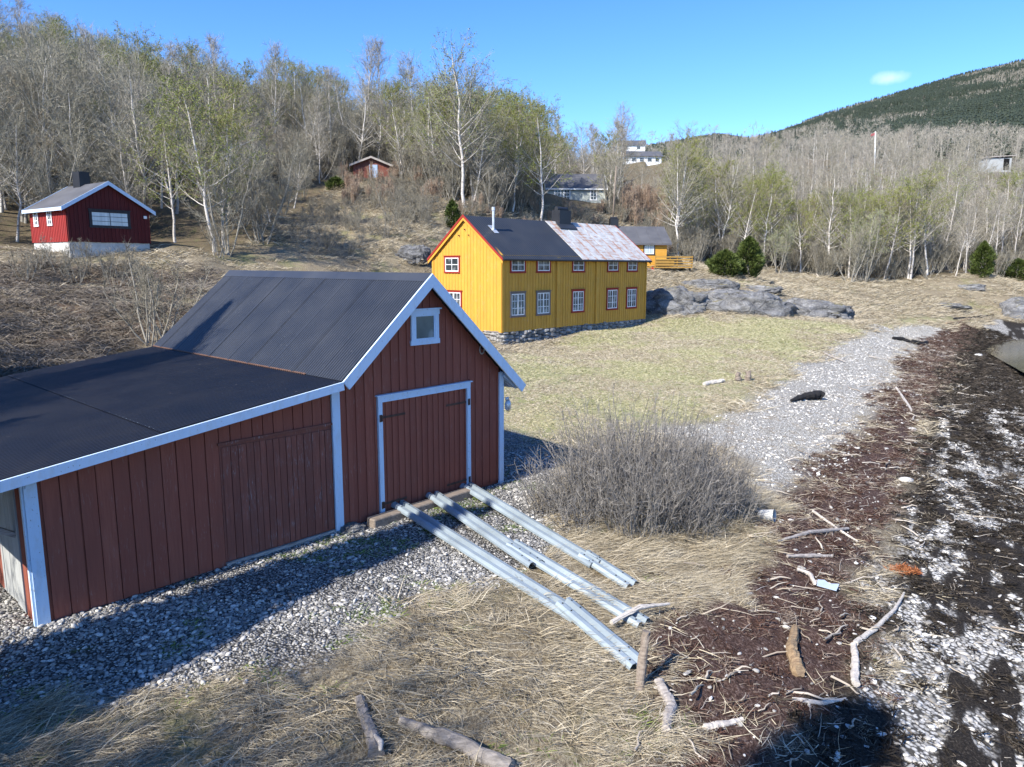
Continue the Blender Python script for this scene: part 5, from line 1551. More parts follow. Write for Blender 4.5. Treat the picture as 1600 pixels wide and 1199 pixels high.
hero('sallow', 0, at(1350, 440), 1.0, .5, 'sallow_tree', 'round pale-green sallow of many grey stems at the wood edge')
hero('sallow', 1, at(1215, 428), .72, 2.5, 'sallow_tree', 'low grey sallow thicket right of the junipers')
hero('multi', 0, at(1330, 442), .75, 2.0, 'alder_tree', 'grey many-stemmed clump at the foot of the round sallow')
hero('multi', 1, at(352, 398), .78, 4.4, 'alder_tree', 'bushy grey alder at the wood edge right of the red cabin')
hero('multi', 2, at(410, 378), .8, 1.4, 'alder_tree', 'grey alder thicket beside the left foot of the knoll')
hero('bare', 3, at(6, 392, 47), .85, 1.0, 'birch_tree', 'small white birch at the left photo edge beside the cabin')
hero('leafing', 0, at(255, 375, 52), .62, 2.0, 'birch_tree', 'small bright green birch behind the red cabin roof')
hero('leafing', 2, at(180, 372, 53), .55, 4.0, 'birch_tree', 'dark olive-green leafing bush behind the cabin chimney')

# shade trees out of the frame, behind and left of the camera: their shadows fall across the lean-to and the gravel
def shade(target, hc, key, i, s):
    q = 1 / math.tan(SUN_EL)
    x, y = target[0] + SDIR[0] * hc * q, target[1] + SDIR[1] * hc * q
    hero(key, i, (x, y, h1(x, y)), s, i * 1.7, 'birch_tree', 'tree casting shade from behind the viewer')['group'] = 'shade trees behind the viewer'

# conifers
def conifer(seed, h, w, n, L, mat_leaf, bushy=False):
    global RG
    keep = RG; RG = np.random.default_rng(seed)
    T, C = AB(), AB()
    T.tubes(np.array([[[0, 0, -.2], [0, 0, h * .5], [0, 0, h * .98]]]), np.array([[w * .07 + .03, w * .04 + .015, .006]]), 6)
    u = RG.random(n) ** (.8 if bushy else .95)
    a = RG.uniform(0, 6.28, n)
    lob = 1 + .28 * np.sin(a * 3 + seed) * np.sin(u * 14 + a) + .25 * vnoise(a * 1.5, u * 9, seed)
    prof = (np.sin(np.clip(u * .93 + .1, 0, 1) * PI) ** .6 if bushy else np.clip(1.04 - u, 0, 1) ** .85)
    r = w * prof * lob * RG.uniform(.25, 1, n) ** .45
    z = u * h + (0 if bushy else -.12 * r)
    P = np.stack([np.cos(a) * r, np.sin(a) * r, z], 1)
    D = unit(np.stack([np.cos(a), np.sin(a), RG.uniform(.2, 1.3, n) if bushy else RG.uniform(-.35, .35, n)], 1) + RG.normal(0, .3, (n, 3)))
    C.ribbons(P - D * L * .5, D, L * RG.uniform(.6, 1.3, n), L * .34, RG.normal(0, .15, (n, 3)))
    RG = keep
    return T, C
def evergreen(p, h, w, n, L, seed, label, bushy=True):
    T, C = conifer(seed, h, w, n, L, 'needle', bushy)
    r = thing('juniper_tree', (p[0], p[1], p[2] - .1), 0, label, 'tree')
    for nm, me in (('trunk', T.mesh('trunk', MT['grey_bark'])), ('crown', C.mesh('crown', MT['needle']))):
        o = bpy.data.objects.new(nm, me); COL.objects.link(o); o.parent = r
evergreen(at(1168, 434), 3.9, 1.35, 5200, .3, 1, 'taller pointed green juniper above the grey rocks')
evergreen(at(1132, 432), 2.5, 1.6, 5200, .3, 2, 'low spreading green juniper touching the taller one above the rocks')
evergreen(at(1533, 433), 4.2, 1.25, 4500, .3, 4, 'bright green upright juniper at the grassy gap near the right edge')
evergreen(at(1588, 437), 2.6, 2.4, 5200, .3, 5, 'broad dark green juniper at the right photo edge')
evergreen(at(707, 345, 60), 2.2, .6, 1500, .26, 6, 'small dark green juniper just left of the yellow house peak')
evergreen(at(525, 297), 1.3, .9, 1200, .24, 8, 'little green juniper on the left shoulder of the knoll')

# spruce forest on the far mountain
def spruce_mesh(seed):
    a = AB(); r = np.random.default_rng(seed)
    n = 9
    for lv in range(7):
        f = lv / 7; z0 = .1 + .9 * f; R = .19 * (1 - f) ** .8 + .02; top = z0 + .24 * (1 - f * .5)
        an = np.linspace(0, 2 * PI, n, endpoint=False) + r.uniform(0, 1)
        rr = R * r.uniform(.65, 1.15, n)
        V = np.concatenate([np.stack([np.cos(an) * rr, np.sin(an) * rr, np.full(n, z0) + r.uniform(-.02, .02, n)], 1), [[0, 0, top]]])
        a.add(V, T=[(i, (i + 1) % n, n) for i in range(n)], rt=r.random(n))
    return a.mesh('spruce', MT['spruce'])
spr = [source('spruce', spruce_mesh(i)) for i in range(4)]
def mtn_mask(lo, hi, thr, sgn):
    def f(x, y):
        q = fbm(x, y, 130, 4, 81) + .35 * fbm(x, y, 40, 3, 82)
        return np.where(sgn * (q - thr) > 0, 1.0, .12)
    return f
def fan(n, r0, r1, t0, t1):
    r = np.sqrt(RG.uniform(0, 1, n) * (r1 ** 2 - r0 ** 2) + r0 ** 2); t = RG.uniform(t0, t1, n)
    return r * np.sin(t), r * np.cos(t)
x, y = fan(105000, 250, 1950, .1, .66); q = mtn_mask(0, 0, -.02, 1)(x, y); kp_ = RG.random(len(x)) < q * np.interp(np.hypot(x, y), [250, 600], [.5, 1]); x, y = x[kp_], y[kp_]
P = np.stack([x, y, H(x, y)], 1); P = P[visible(P)]; k = len(P)
s_ = RG.uniform(7, 13, k) * np.interp(np.hypot(P[:, 0], P[:, 1]), [250, 500], [.55, 1]); scatter('spruce_forest', P, spr, np.stack([s_ * RG.uniform(.8, 1.1, k), s_ * .95, s_], 1), RG.uniform(0, 6.28, k))
x, y = fan(30000, 220, 1900, .1, .66); q = mtn_mask(0, 0, .02, -1)(x, y); kp_ = RG.random(len(x)) < q; x, y = x[kp_], y[kp_]
P = np.stack([x, y, H(x, y)], 1); P = P[visible(P)]; k = len(P)
scatter('bare_mountain_birches', P, [t[2] for t in KINDS['fartree']], RG.uniform(.6, 1.15, k), RG.uniform(0, 6.28, k))

# ------------------------------------------------------------------ shrubs
def shrub(key, i, p, s, rz, name, label, group=None):
    tm, cm, _ = KINDS[key][i % len(KINDS[key])]
    r = thing(name, (p[0], p[1], p[2] - .05), rz, label, 'shrub', group); r.scale = (s, s, s)
    for nm, me in (('stems', tm), ('twigs', cm)):
        o = bpy.data.objects.new(nm, me); COL.objects.link(o); o.parent = r
rg = random.Random(77)
for i in range(26):
    shrub('redthicket', i, at(rg.uniform(535, 690), rg.uniform(283, 322)), rg.uniform(.45, .8), rg.uniform(0, 6), 'red_stemmed_shrub', 'thin reddish-brown stems on the knoll around the little hut', 'reddish shrubs on the knoll')
for i, (a, b, s) in enumerate(((585, 330, .6), (610, 345, .7), (640, 335, .65), (560, 350, .6), (600, 372, .55), (655, 350, .6), (630, 365, .5), (670, 335, .55))):
    shrub('thicket', i, at(a, b), s, i * 1.3, 'bare_shrub', 'bare grey shrub on the grassy face of the knoll', 'grey shrubs on the knoll face')
for i in range(34):
    shrub('redthicket', i + 1, at(rg.uniform(975, 1050), rg.uniform(300, 345), rg.uniform(80, 125)), rg.uniform(.9, 1.6), rg.uniform(0, 6), 'red_stemmed_shrub', 'tall reddish bare brush right of the pale cottage and power pole', 'reddish brush by the pale cottage')
for i, (a, b, s) in enumerate(((60, 425, .55), (95, 432, .62), (135, 430, .6), (170, 436, .6), (205, 430, .55), (120, 445, .6), (185, 450, .5), (40, 440, .6))):
    shrub('thicket', i, at(a, b), s * .8, i * 2.1, 'bare_shrub', 'low tangled bare shrub on the slope below the red cabin', 'bare shrubs below the red cabin')
shrub('thicket', 1, at(238, 540), .95, .3, 'bare_shrub', 'slender bare saplings behind the junction of the lean-to roof')
shrub('thicket', 2, at(262, 528), .8, 1.9, 'bare_shrub', 'thin grey bush close behind the boathouse roof edge')

def scrub_mask(x, y):
    return np.clip(.45 + fbm(x, y, 4, 3, 97), 0, 1) * free(x, y) * (np.hypot(x - hx - 1.2, y - hy) > 3)
KN = pp([(455, 398), (470, 330), (540, 288), (640, 290), (705, 330), (700, 350), (668, 385), (600, 405)])
P = sample(1900, lambda x, y: (in_poly(x, y, KN) > 0) * scrub_mask(x, y), -26, -3, 44, 80); P = P[visible(P)]
k = len(P); scatter('knoll_scrub', P, [t[2] for t in KINDS['thicket']], RG.uniform(.12, .42, k), RG.uniform(0, 6.28, k), RG.normal(0, .15, (k, 2)))
BB = pp([(705, 345), (740, 338), (860, 330), (960, 332), (1045, 352), (1062, 402), (1030, 410)])
P = sample(5000, lambda x, y: (in_poly(x, y, BB) > -.5) * scrub_mask(x, y) * (np.hypot(x - ax_ + 3, y - ay_ - 2) > 4.5), -6, 26, 52, 100); P = P[visible(P)]
k = len(P); scatter('brush_bank', P, [t[2] for t in KINDS['thicket']] + [t[2] for t in KINDS['redthicket']], RG.uniform(.2, .6, k), RG.uniform(0, 6.28, k), RG.normal(0, .15, (k, 2)))

# the big willow bush beside the rails
def big_bush():
    a = AB(); n = 1250
    cx_, cy_ = px(1010, 805)[:2]
    CL = np.array([(0, 0, .95, 1.6), (-1.2, .2, .75, 1.3), (1.1, .1, .8, 1.5), (.55, -.75, .6, 1.05), (-.6, -.6, .65, 1.2), (1.9, .35, .5, 1.0), (-2.1, .55, .4, .75), (-.3, .85, .8, 1.75), (1.2, .95, .6, 1.35), (-1.75, -.35, .45, .8), (1.75, -.55, .4, .85), (.35, .35, .5, 1.85)])
    wgt = CL[:, 2] ** 2; ci = RG.choice(len(CL), n, p=wgt / wgt.sum())
    t = RG.uniform(0, 6.28, n); r = RG.random(n) ** .6
    ux, uy = np.array([.93, .36]), np.array([-.36, .93])
    lx, ly = CL[ci, 0] + np.cos(t) * r * CL[ci, 2], CL[ci, 1] + np.sin(t) * r * CL[ci, 2]
    base = np.outer(lx, ux) + np.outer(ly, uy)
    az = np.where(RG.random(n) < .5, np.arctan2(base[:, 1], base[:, 0]), t + .37) + RG.normal(0, .6, n)
    out = r * .42 + RG.uniform(-.1, .28, n)
    Ls = RG.uniform(.5, 1.15, n) * CL[ci, 3] * 1.22 * (1.1 - .35 * r ** 3)
    D = unit(np.stack([np.cos(az) * out, np.sin(az) * out, np.ones(n)], 1))
    m = 5; s = np.linspace(0, 1, m)
    b3 = np.concatenate([base, np.zeros((n, 1))], 1)
    b3[:, 2] = H(cx_ + base[:, 0], cy_ + base[:, 1]) - h1(cx_, cy_) - .05
    Pth = b3[:, None] + D[:, None] * Ls[:, None, None] * s[None, :, None] + np.cumsum(RG.normal(0, .045, (n, m, 3)), 1) * s[None, :, None]
    a.tubes(Pth, np.linspace(1, .35, m)[None] * RG.uniform(.006, .013, n)[:, None], 3)
    c = AB(); k = 9; rep = np.repeat(np.arange(n), k); f = RG.uniform(.25, .98, n * k)
    ii = np.clip((f * (m - 1)).astype(int), 0, m - 2); fr_ = (f * (m - 1) - ii)[:, None]
    P0 = Pth[rep, ii] * (1 - fr_) + Pth[rep, ii + 1] * fr_
    D2 = unit(D[rep] + RG.normal(0, .5, (n * k, 3)))
    c.ribbons(P0, D2, RG.uniform(.1, .42, n * k), .0085, RG.normal(0, .15, (n * k, 3)))
    q = RG.integers(0, n * k, 16000); P1 = P0[q] + D2[q] * .15
    c.ribbons(P1, unit(D2[q] + RG.normal(0, .6, (16000, 3))), RG.uniform(.06, .2, 16000), .0065)
    o = thing('willow_bush', (cx_, cy_, h1(cx_, cy_)), 0, 'large dense bare willow bush between the steel rails and the pebble beach', 'shrub')
    for nm, me in (('stems', a.mesh('stems', MT['twig_bush'])), ('twigs', c.mesh('twigs', MT['twig_bush']))):
        w = bpy.data.objects.new(nm, me); COL.objects.link(w); w.parent = o
big_bush()

# ------------------------------------------------------------------ rock outcrops
def rock(p, s, rz, seed, label, cat='rock', name='rock_outcrop', sink=.45):
    a = AB(); n1, n2 = 96, 56
    t = np.linspace(0, 2 * PI, n1, endpoint=False); f = np.linspace(0, PI, n2)
    F, T = np.meshgrid(f, t, indexing='ij')
    d = np.stack([np.sin(F) * np.cos(T), np.sin(F) * np.sin(T), np.cos(F)], -1)
    dd = np.sign(d) * np.abs(d) ** .86
    q = fbm(d[..., 0] * 1.7 + seed, d[..., 1] * 1.7 + d[..., 2] * 2.3, 1, 4, seed) * .26
    led = np.abs(fbm(d[..., 0] * 2.2 + seed * 3, d[..., 1] * 2.2 - d[..., 2] * 3, 1, 3, seed + 5)) * .14 + fbm(d[..., 0] * 7, d[..., 1] * 7 + d[..., 2] * 5, 1, 4, seed + 9) * .07
    cr = np.abs(vnoise(d[..., 0] * 2.6 + seed * 1.7, d[..., 1] * 2.6 + d[..., 2] * 1.2, seed + 21)); k = 1 + q - led - .13 * np.exp(-(cr / .035) ** 2)
    V = dd * k[..., None] * np.array(s)
    i = np.arange(n1 * n2).reshape(n2, n1)
    Q = np.stack([i[:-1], i[1:], np.roll(i, -1, 1)[1:], np.roll(i, -1, 1)[:-1]], -1).reshape(-1, 4)
    a.add(V.reshape(-1, 3), Q)
    me = a.mesh(name, MT['rock']); me.polygons.foreach_set('use_smooth', np.ones(len(me.polygons), bool))
    o = bpy.data.objects.new(name, me); COL.objects.link(o)
    o.location = (p[0], p[1], p[2] - s[2] * sink + s[2] * .22); o.rotation_euler = (0, 0, rz)
    return tag(o, label, cat)
rock(at(1050, 480), (2.9, 2.4, 2.0), -.3, 3, 'grey rock outcrop with sharp dark cleft right beside the end of the yellow house')
rock(at(1085, 488), (1.0, .8, .8), .4, 13, 'small dark-sided boulder at the foot of the rocks near the house shadow')
rock(at(1150, 480), (4.3, 2.8, 1.95), -.42, 5, 'long lichen-spotted grey rock hump, middle of the three below the junipers')
rock(at(1105, 447), (2.6, 1.2, .8), -.3, 8, 'upper grey rock slab just below the low juniper')
rock(at(1250, 491), (4.4, 2.8, 1.75), -.5, 9, 'smooth rounded grey rock hump at the right end of the outcrop')
rock(at(1185, 452), (2.2, .9, .45), -.4, 14, 'flat grey ledge above the middle rock hump')
rock(at(1598, 487), (2.6, 2.2, 2.0), .3, 11, 'dark grey rock at the right photo edge above the bay')
rock(at(1515, 449), (1.7, 1.0, .55), -.2, 17, 'low grey rock in the grass below the upright juniper')
rock(at(1470, 478), (2.6, .9, .4), -.5, 18, 'flat sloping rock showing in the grass above the bay')
rock(at(645, 397), (1.3, .9, .9), .2, 19, 'dark grey boulder in the grass left of the yellow gable')
rock(at(550, 829), (.3, .2, .16), .6, 20, 'smooth grey stone by the white post beside the timber', name='field_stone')

# ------------------------------------------------------------------ steel guard rails laid as a slipway, timber and threshold
def wbeam(p, q, label, seed):
    """W-profile beam from p to q, lying ridges up"""
    p, q = Vector(p), Vector(q); L = (q - p).length
    prof = [(-.162, -.05), (-.158, -.015), (-.125, .03), (-.062, .035), (-.032, -.03), (0, -.045), (.032, -.03), (.062, .035), (.125, .03), (.158, -.015), (.162, -.05)]
    m = MB(); n = 10
    V, F = [], []
    for i in range(n + 1):
        x = L * i / n
        V += [(x, a, b) for a, b in prof]
    k = len(prof)
    for i in range(n):
        for j in range(k - 1):
            F.append((i * k + j, (i + 1) * k + j, (i + 1) * k + j + 1, i * k + j + 1))
    m.add(V, F, 0, .5)
    m.add([(v[0], v[1], v[2] - .004) for v in V], [f[::-1] for f in F], 0, .5)
    o = tag(m.build('guard_rail_beam', MT['galv'], None), label, 'rail')
    d = (q - p).normalized(); s = Vector((0, 0, 1)).cross(d).normalized(); u = d.cross(s)
    o.matrix_world = Matrix(((d.x, s.x, u.x, p.x), (d.y, s.y, u.y, p.y), (d.z, s.z, u.z, p.z), (0, 0, 0, 1)))
    h = MB()
    for e in (.09, .3, L - .09, L - .3):
        for yy in (-.088, .088):
            h.tube([(e, yy, .028), (e, yy, .0385)], .014, 8)
    b = h.build('bolt_hole', MT['dark'], o); b['kind'] = 'stuff'
    return o
def on(x, y, dz):
    p = px(x, y); return (p[0], p[1], p[2] + dz)
wbeam(on(622, 800, .2), on(905, 975, .12), 'galvanised steel beam nearest the post, upper piece reaching the boat door', 1)
wbeam(on(880, 955, .17), on(998, 1048, .1), 'half-buried lower piece of the left steel beam in the dry grass', 2)
wbeam(on(676, 785, .2), on(838, 893, .15), 'upper piece of the middle galvanised steel beam at the boat door', 3)
wbeam(on(800, 864, .2), on(1006, 984, .12), 'long lower piece of the middle galvanised steel beam', 4)
wbeam(on(728, 770, .2), on(932, 892, .14), 'upper piece of the right steel beam along the willow bush', 5)
wbeam(on(912, 878, .17), on(988, 922, .1), 'short lower piece of the right steel beam under dead twigs', 6)
m = MB(); a_, b_ = Vector(L2W(.62, -.28) + (.09,)), Vector(L2W(3.3, -.3) + (.1,))
m.beam(a_, b_, .26, .2)
bm_ = m.build('timber_sleeper', MT['timber']); md = bm_.modifiers.new('bevel', 'BEVEL'); md.width = .03; md.segments = 2
tag(bm_, 'weathered brown timber lying in front of the boat door under the rails', 'timber')
m = MB()
for k in range(6):
    u = 1.15 + k * .38
    m.beam(Vector(L2W(u, -.06) + (.05 + .02 * (k % 2),)), Vector(L2W(u + .42, -.1) + (.07,)), .16, .05)
tag(m.build('rubber_strip', MT['rubber']), 'torn black rubber strip along the threshold of the boat door', 'strip')

# ------------------------------------------------------------------ driftwood and finds on the shore
def log(pts, rad, mat, label, name='driftwood_log', n=9, cat='driftwood', broken=False):
    P = np.array(pts, float); q = []
    for i in range(len(P) - 1):
        for t in np.linspace(0, 1, 10)[:-1]:
            q.append(P[i] * (1 - t) + P[i + 1] * t)
    q.append(P[-1]); q = np.array(q)
    rr = np.interp(np.linspace(0, 1, len(q)), np.linspace(0, 1, len(rad)), rad)
    rs_ = np.random.default_rng(int(abs(P[0, 0]) * 1000) % 997)
    q[1:-1] += np.cumsum(rs_.normal(0, .14, (len(q) - 2, 3)), 0) * rr[1:-1, None] * .6
    m = MB(); n = 16; m.tube(q - q[0], rr * rs_.uniform(.86, 1.1, len(rr)), n)
    gr = 1 + .16 * rs_.normal(0, .6, n).clip(-1, 1)          # long ridges and splits of the grain
    ax = q - q[0]
    for i in range(len(q)):
        for k_ in range(n):
            v = np.array(m.V[i * n + k_]); m.V[i * n + k_] = tuple(ax[i] + (v - ax[i]) * (gr[(k_ + i // 7) % n] + rs_.normal(0, .035)))
    o = m.build(name, MT[mat], None, False); o.location = q[0]
    return tag(o, label, cat)
def shore(pts, dz):
    return [(*(lambda p: (p[0], p[1], p[2] + d))(px(a, b)),) for (a, b), d in zip(pts, dz if hasattr(dz, '__len__') else [dz] * len(pts))]
l1 = log(shore([(562, 1104), (574, 1140), (588, 1190)], .1), (.055, .075, .085), 'drift_grey', 'short grey forked log standing upright in the picture at the bottom', cat='driftwood')
m = MB(); m.tube([(0, 0, 0), (.1, -.12, .02), (.12, -.24, .02)], [.045, .04, .02], 7); f_ = m.build('fork', MT['drift_pale'], l1, True)
f_.location = Vector(shore([(584, 1165)], .1)[0]) - l1.location
log(shore([(626, 1137), (700, 1168), (800, 1212)], .09), (.05, .085, .08), 'drift_grey', 'long smooth grey log lying across the grass at the bottom edge')
log([shore([(998, 1080)], -.05)[0], tuple(np.array(shore([(998, 1080)], -.05)[0]) + (.12, .25, .75))], (.06, .055), 'timber', 'short brown post standing at the lower end of the left rail', 'wooden_post', cat='post')
log(shore([(955, 985), (1000, 970), (1045, 962)], [.12, .22, .2]), (.035, .04, .02), 'drift_pale', 'pale crooked branch lying over the ends of the rails', 'driftwood_branch')
log(shore([(1242, 990), (1236, 1025), (1250, 1058)], .1), (.06, .085, .095), 'drift_brown', 'thick yellow-brown broken log in the red seaweed')
log(shore([(1412, 932), (1398, 958), (1368, 988), (1336, 1012)], .07), (.02, .032, .04, .045), 'drift_pale', 'long bleached crooked branch where seaweed meets pebbles', 'driftwood_branch')
log(shore([(1333, 1014), (1337, 1045), (1338, 1077)], .07), (.045, .055, .05), 'drift_pale', 'straight pale log piece at the lower end of the crooked branch')
log(shore([(1245, 896), (1264, 902), (1272, 918)], .08), (.03, .04, .035), 'drift_pale', 'curved bleached root hook left of the plastic piece', 'driftwood_root')
log(shore([(1272, 912), (1295, 916), (1312, 925)], .05), (.025, .02, .012), 'drift_pale', 'thin pale stick under the plastic piece', 'driftwood_stick')
log(shore([(1100, 1142), (1130, 1136), (1160, 1130)], .05), (.04, .05, .03), 'drift_pale', 'short pale stick near the dark shadow at the bottom', 'driftwood_stick')
log(shore([(1238, 1098), (1285, 1106), (1322, 1098)], .05), (.025, .03, .02), 'drift_pale', 'thin forked pale stick below the brown broken log', 'driftwood_stick')
log(shore([(1215, 850), (1265, 836), (1325, 830)], .06), (.02, .04, .03), 'drift', 'grey stick lying level in the washed-up twigs', 'driftwood_stick')
log(shore([(1230, 873), (1270, 872), (1300, 872)], .05), (.03, .04, .03), 'drift', 'grey driftwood stick above the curved root hook', 'driftwood_stick')
log(shore([(1030, 1075), (1048, 1110), (1040, 1150)], .08), (.07, .08, .06), 'drift', 'ragged grey stump wood at the seaweed edge right of the post')
log(shore([(1270, 802), (1310, 832), (1340, 850)], .05), (.03, .03, .02), 'drift_pale', 'thin straight stick on the red weed beside the bush', 'driftwood_stick')
log(shore([(1400, 608), (1414, 630), (1424, 645)], .06), (.05, .05, .03), 'drift_pale', 'thin pale pole on the seaweed line further along the beach', 'driftwood_stick')
log(shore([(1288, 554), (1305, 562), (1320, 568)], .07), (.06, .05, .03), 'drift', 'grey branch at the meadow edge above the pebbles', 'driftwood_branch')
log(shore([(1100, 603), (1116, 600), (1130, 598)], .06), (.09, .1, .09), 'drift_pale', 'pale plank lying in the meadow left of the two stumps', 'driftwood_plank')
log(shore([(1490, 500), (1520, 498), (1552, 494)], .1), (.1, .12, .05), 'char', 'dark log at the far end of the seaweed line', 'driftwood_log')
log(shore([(1478, 507), (1500, 504), (1515, 500)], .1), (.1, .1, .08), 'drift_brown', 'brown timber heaped on the far end of the beach', 'driftwood_log')
log(shore([(1395, 531), (1410, 533), (1422, 537)], .12), (.1, .13, .08), 'char', 'small black log on the far pebbles by the seaweed', 'driftwood_log')
log(shore([(1425, 537), (1440, 540), (1448, 537)], .12), (.16, .18, .12), 'char', 'short thick black log beside the seaweed on the far beach', 'driftwood_log')
log(shore([(1236, 629), (1258, 626), (1284, 625)], [.08, .13, .15]), (.05, .14, .17), 'char', 'black charred log lying on the pale pebbles', 'charred_log')
for (a, b), hh, lab in (((1153, 596), .42, 'left one of two short grey stumps standing in the meadow'), ((1167, 595), .46, 'right one of two short grey stumps standing in the meadow')):
    p = shore([(a, b)], -.05)[0]; log([p, (p[0] + .03, p[1], p[2] + hh)], (.14, .12), 'timber', lab, 'tree_stump', cat='stump')
# scraps
p = shore([(1293, 921)], .06)[0]
m = MB(); P4 = [(-.2, -.1), (.13, -.14), (.2, .1), (.02, .04), (-.05, .13), (-.17, .1)]
m.prism([(a, b, .02 + .15 * b) for a, b in P4], [(a, b, .035 + .15 * b) for a, b in P4])
o = m.build('plastic_piece', plain('blue_grey_plastic', (.42, .5, .62), .4, .4, .1)); o.location = p; o.rotation_euler = (0, .1, -.3); tag(o, 'flat blue-grey plastic piece lying on the red seaweed', 'litter')
a = AB(); n = 500; tt = RG.uniform(0, 6.28, n); rr = np.sqrt(RG.random(n))
P = np.stack([np.cos(tt) * rr * .33, np.sin(tt) * rr * .2, RG.uniform(0, .07, n)], 1)
a.ribbons(P, unit(RG.normal(0, 1, (n, 3)) * np.array([1, 1, .3])), .12, .018, RG.normal(0, .2, (n, 3)))
o = bpy.data.objects.new('orange_weed', a.mesh('orange_weed', grass_mat('orange_weed', [(0, (.2, .06, .02)), (1, (.42, .17, .07))]))); COL.objects.link(o); o.location = shore([(1408, 894)], .01)[0]
tag(o, 'clump of orange-brown weed at the edge of the white pebbles', 'seaweed')
p = shore([(1198, 812)], .1)[0]
m = MB()
ring = [(math.cos(t), math.sin(t)) for t in np.linspace(0, 2 * PI, 17)[:-1]]
m.tube([(-.18, 0, 0), (-.1, 0, 0), (.14, 0, .0), (.16, 0, 0)], [.1, .115, .13, .14], 16, 0, .5, False)
m.tube([(-.178, 0, 0), (-.17, 0, 0)], [.1, .1], 16)
o = m.build('plastic_bucket', MT['concrete']); o.location = p; o.rotation_euler = (0, -.15, -.6); tag(o, 'white plastic bucket tipped on its side right of the willow bush', 'bucket')
for a_, b_, s, lab in ((1415, 752, .22, 'large pale pink stone alone on the dark seaweed'), (1528, 557, .4, 'round white stone on the far dark kelp'), (1425, 672, .16, 'white stone on the red seaweed further along')):
    a = AB(); me = pebble_mesh(int(a_), PMW)
    o = bpy.data.objects.new('beach_stone', me); COL.objects.link(o); p = shore([(a_, b_)], .03)[0]; o.location = p; o.scale = (s, s, s); tag(o, lab, 'stone')

# ------------------------------------------------------------------ poles
def pole(b, t, r, mat, label, name='utility_pole', extra=None):
    m = MB(); m.tube([(0, 0, -.6), tuple((t - b) * .5), tuple(t - b)], [r, r * .9, r * .75], 10)
    o = m.build(name, MT[mat], None, True); o.location = b
    return tag(o, label, 'pole')
p0, p1 = aty(957, 345, 80), aty(963, 260, 80)
p = pole(np.array([p0[0], p0[1], h1(p0[0], p0[1])]), p1, .1, 'timber', 'pale grey bare power pole right of the pale cottage')
p0, p1 = aty(976, 295, 118), aty(977, 231, 118)
pole(np.array([p0[0], p0[1], h1(p0[0], p0[1])]), p1, .12, 'drift_brown', 'brown power pole in front of the white houses')
p0, p1 = aty(265, 300, 60), aty(258, 233, 60)
lp = pole(np.array([p0[0], p0[1], h1(p0[0], p0[1])]), p1, .1, 'timber', 'dark lamp pole leaning in the wood behind the red cabin', 'lamp_pole')
m = MB(); m.tube([(0, 0, 0), (0, 0, .22)], [.16, .1], 10); lh = m.build('lamp_head', MT['clean_white'], lp, True); lh.location = Vector(p1 - np.array(lp.location))
p0, p1 = aty(1368, 252, 170), aty(1368, 206, 170)
fp = pole(np.array([p0[0], p0[1], h1(p0[0], p0[1])]), p1, .13, 'clean_white', 'white flagpole above the woods at the mountain foot', 'flagpole')
m = MB(); m.prism([(0, 0, 0), (-.8, .1, -.3), (-.85, .1, -.8), (0, 0, -.6)], [(0, .03, 0), (-.8, .13, -.3), (-.85, .13, -.8), (0, .03, -.6)])
fg = m.build('pennant', plain('red_pennant', (.3, .09, .09))); fg.parent = fp; fg.location = Vector(p1 - np.array(fp.location)) + Vector((-.12, 0, -.2))
# fallen pale trunk on the knoll and at the wood edge
log([tuple(at(668, 283, 74) + (0, 0, .5)), tuple(at(700, 282, 72) + (0, 0, 1.2)), tuple(at(712, 300, 70) + (0, 0, .2))], (.07, .09, .1), 'drift_pale', 'pale fallen birch trunk propped on the knoll right of the hut', 'fallen_trunk', cat='trunk')
log([tuple(at(1252, 418) + (0, 0, .6)), tuple(at(1270, 424) + (0, 0, .4)), tuple(at(1278, 433) + (0, 0, .1))], (.1, .12, .1), 'drift_pale', 'bleached fallen trunk at the wood edge right of the junipers', 'fallen_trunk', cat='trunk')

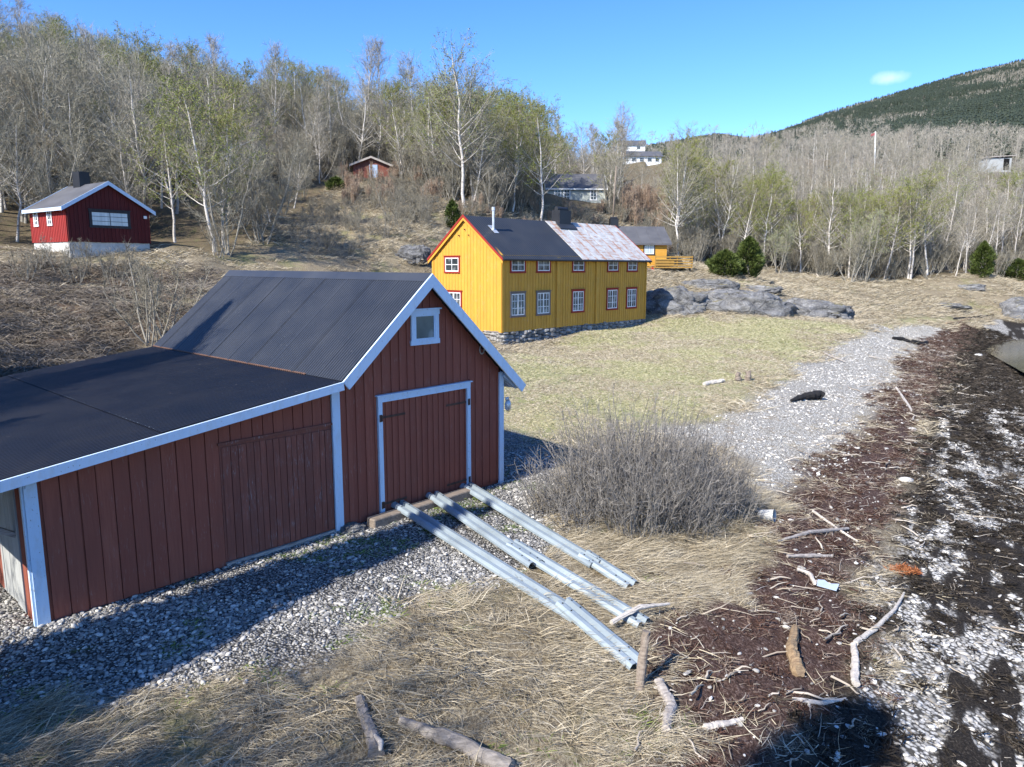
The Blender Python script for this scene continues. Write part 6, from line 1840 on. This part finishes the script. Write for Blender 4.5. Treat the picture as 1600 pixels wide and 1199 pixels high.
# shade from trees behind the viewer
for tx, ty, hc, key, i, s in ((-4.4, 7.4, 6.5, 'multi', 3, .95), (-2.9, 7.2, 7.5, 'brown', 0, .9), (-3.6, 6.4, 6.0, 'multi', 0, .9), (-1.8, 7.4, 8.5, 'brown', 1, .9), (-6.0, 6.6, 8.5, 'multi', 1, .8), (-4.4, 7.2, 7.5, 'leafing', 3, .6), (-2.6, 7.0, 8.5, 'leafing', 0, .55), (-5.2, 6.6, 7, 'leafing', 1, .6), (-1.0, 8.0, 9.0, 'leafing', 2, .45), (-3.6, 6.2, 8.0, 'budding', 2, .6), (-1.6, 9.2, 9.5, 'slim', 2, .5), (-7.5, 6.6, 8.5, 'bare', 2, .8),
                              (-8.6, 12.2, 8.0, 'leafing', 0, .75), (-11.5, 13.4, 8.5, 'leafing', 2, 1.0), (-9.0, 17.2, 9.0, 'slim', 1, .95), (-13.5, 17, 8.5, 'leafing', 1, .9), (-8.2, 14.6, 7.5, 'slim', 0, .7),
                              (-16, 20, 9, 'bare', 2, 1.0), (-20, 24, 9, 'leafing', 3, 1.0), (-15.5, 24, 8, 'budding', 2, .9), (-24, 25, 9, 'multi', 0, 1.0)):
    shade((tx, ty), hc, key, i, s)
for tx, ty, t_, h_, w_ in ((-5.77, 8.68, 4.2, 9.6, .7), (-5.7, 8.55, 6.2, 11.5, .75), (-5.3, 8.0, 7.5, 8.0, .7), (-7.6, 18.0, 9.0, 11.0, .75), (-6.9, 18.6, 10.0, 11.5, .6), (-8.6, 16.0, 7.5, 9.5, .9), (-10.2, 14.8, 7.0, 9.0, 1.0), (-9.6, 13.2, 7.5, 8.5, .6), (-8.4, 12.2, 8.0, 8.5, .5), (-15, 20, 7.5, 7.5, 1.4), (-19, 25, 9, 8.5, 1.6), (-21, 28.5, 9, 8.5, 1.3), (-14, 23, 9.5, 8.5, 1.2)):
    x_, y_ = tx + SDIR[0] * t_, ty + SDIR[1] * t_
    T, C = conifer(40 + int(t_), h_, w_, 4500, .3, 'needle', True)
    q_ = thing('juniper_tree', (x_, y_, h1(x_, y_)), 0, 'tall columnar juniper standing out of the frame left of the boathouse', 'tree', 'shade junipers')
    for nm, me in (('trunk', T.mesh('trunk', MT['grey_bark'])), ('crown', C.mesh('crown', MT['needle']))):
        o = bpy.data.objects.new(nm, me); COL.objects.link(o); o.parent = q_
x_, y_ = 3.3 + SDIR[0] * 17.5, 7.3 + SDIR[1] * 17.5
T, C = conifer(31, 15.5, 2.6, 9000, .5, 'needle', False)
r = thing('spruce_tree', (x_, y_, h1(x_, y_)), 0, 'small dense spruce standing behind the viewer', 'tree')
for nm, me in (('trunk', T.mesh('trunk', MT['grey_bark'])), ('crown', C.mesh('crown', MT['needle']))):
    o = bpy.data.objects.new(nm, me); COL.objects.link(o); o.parent = r
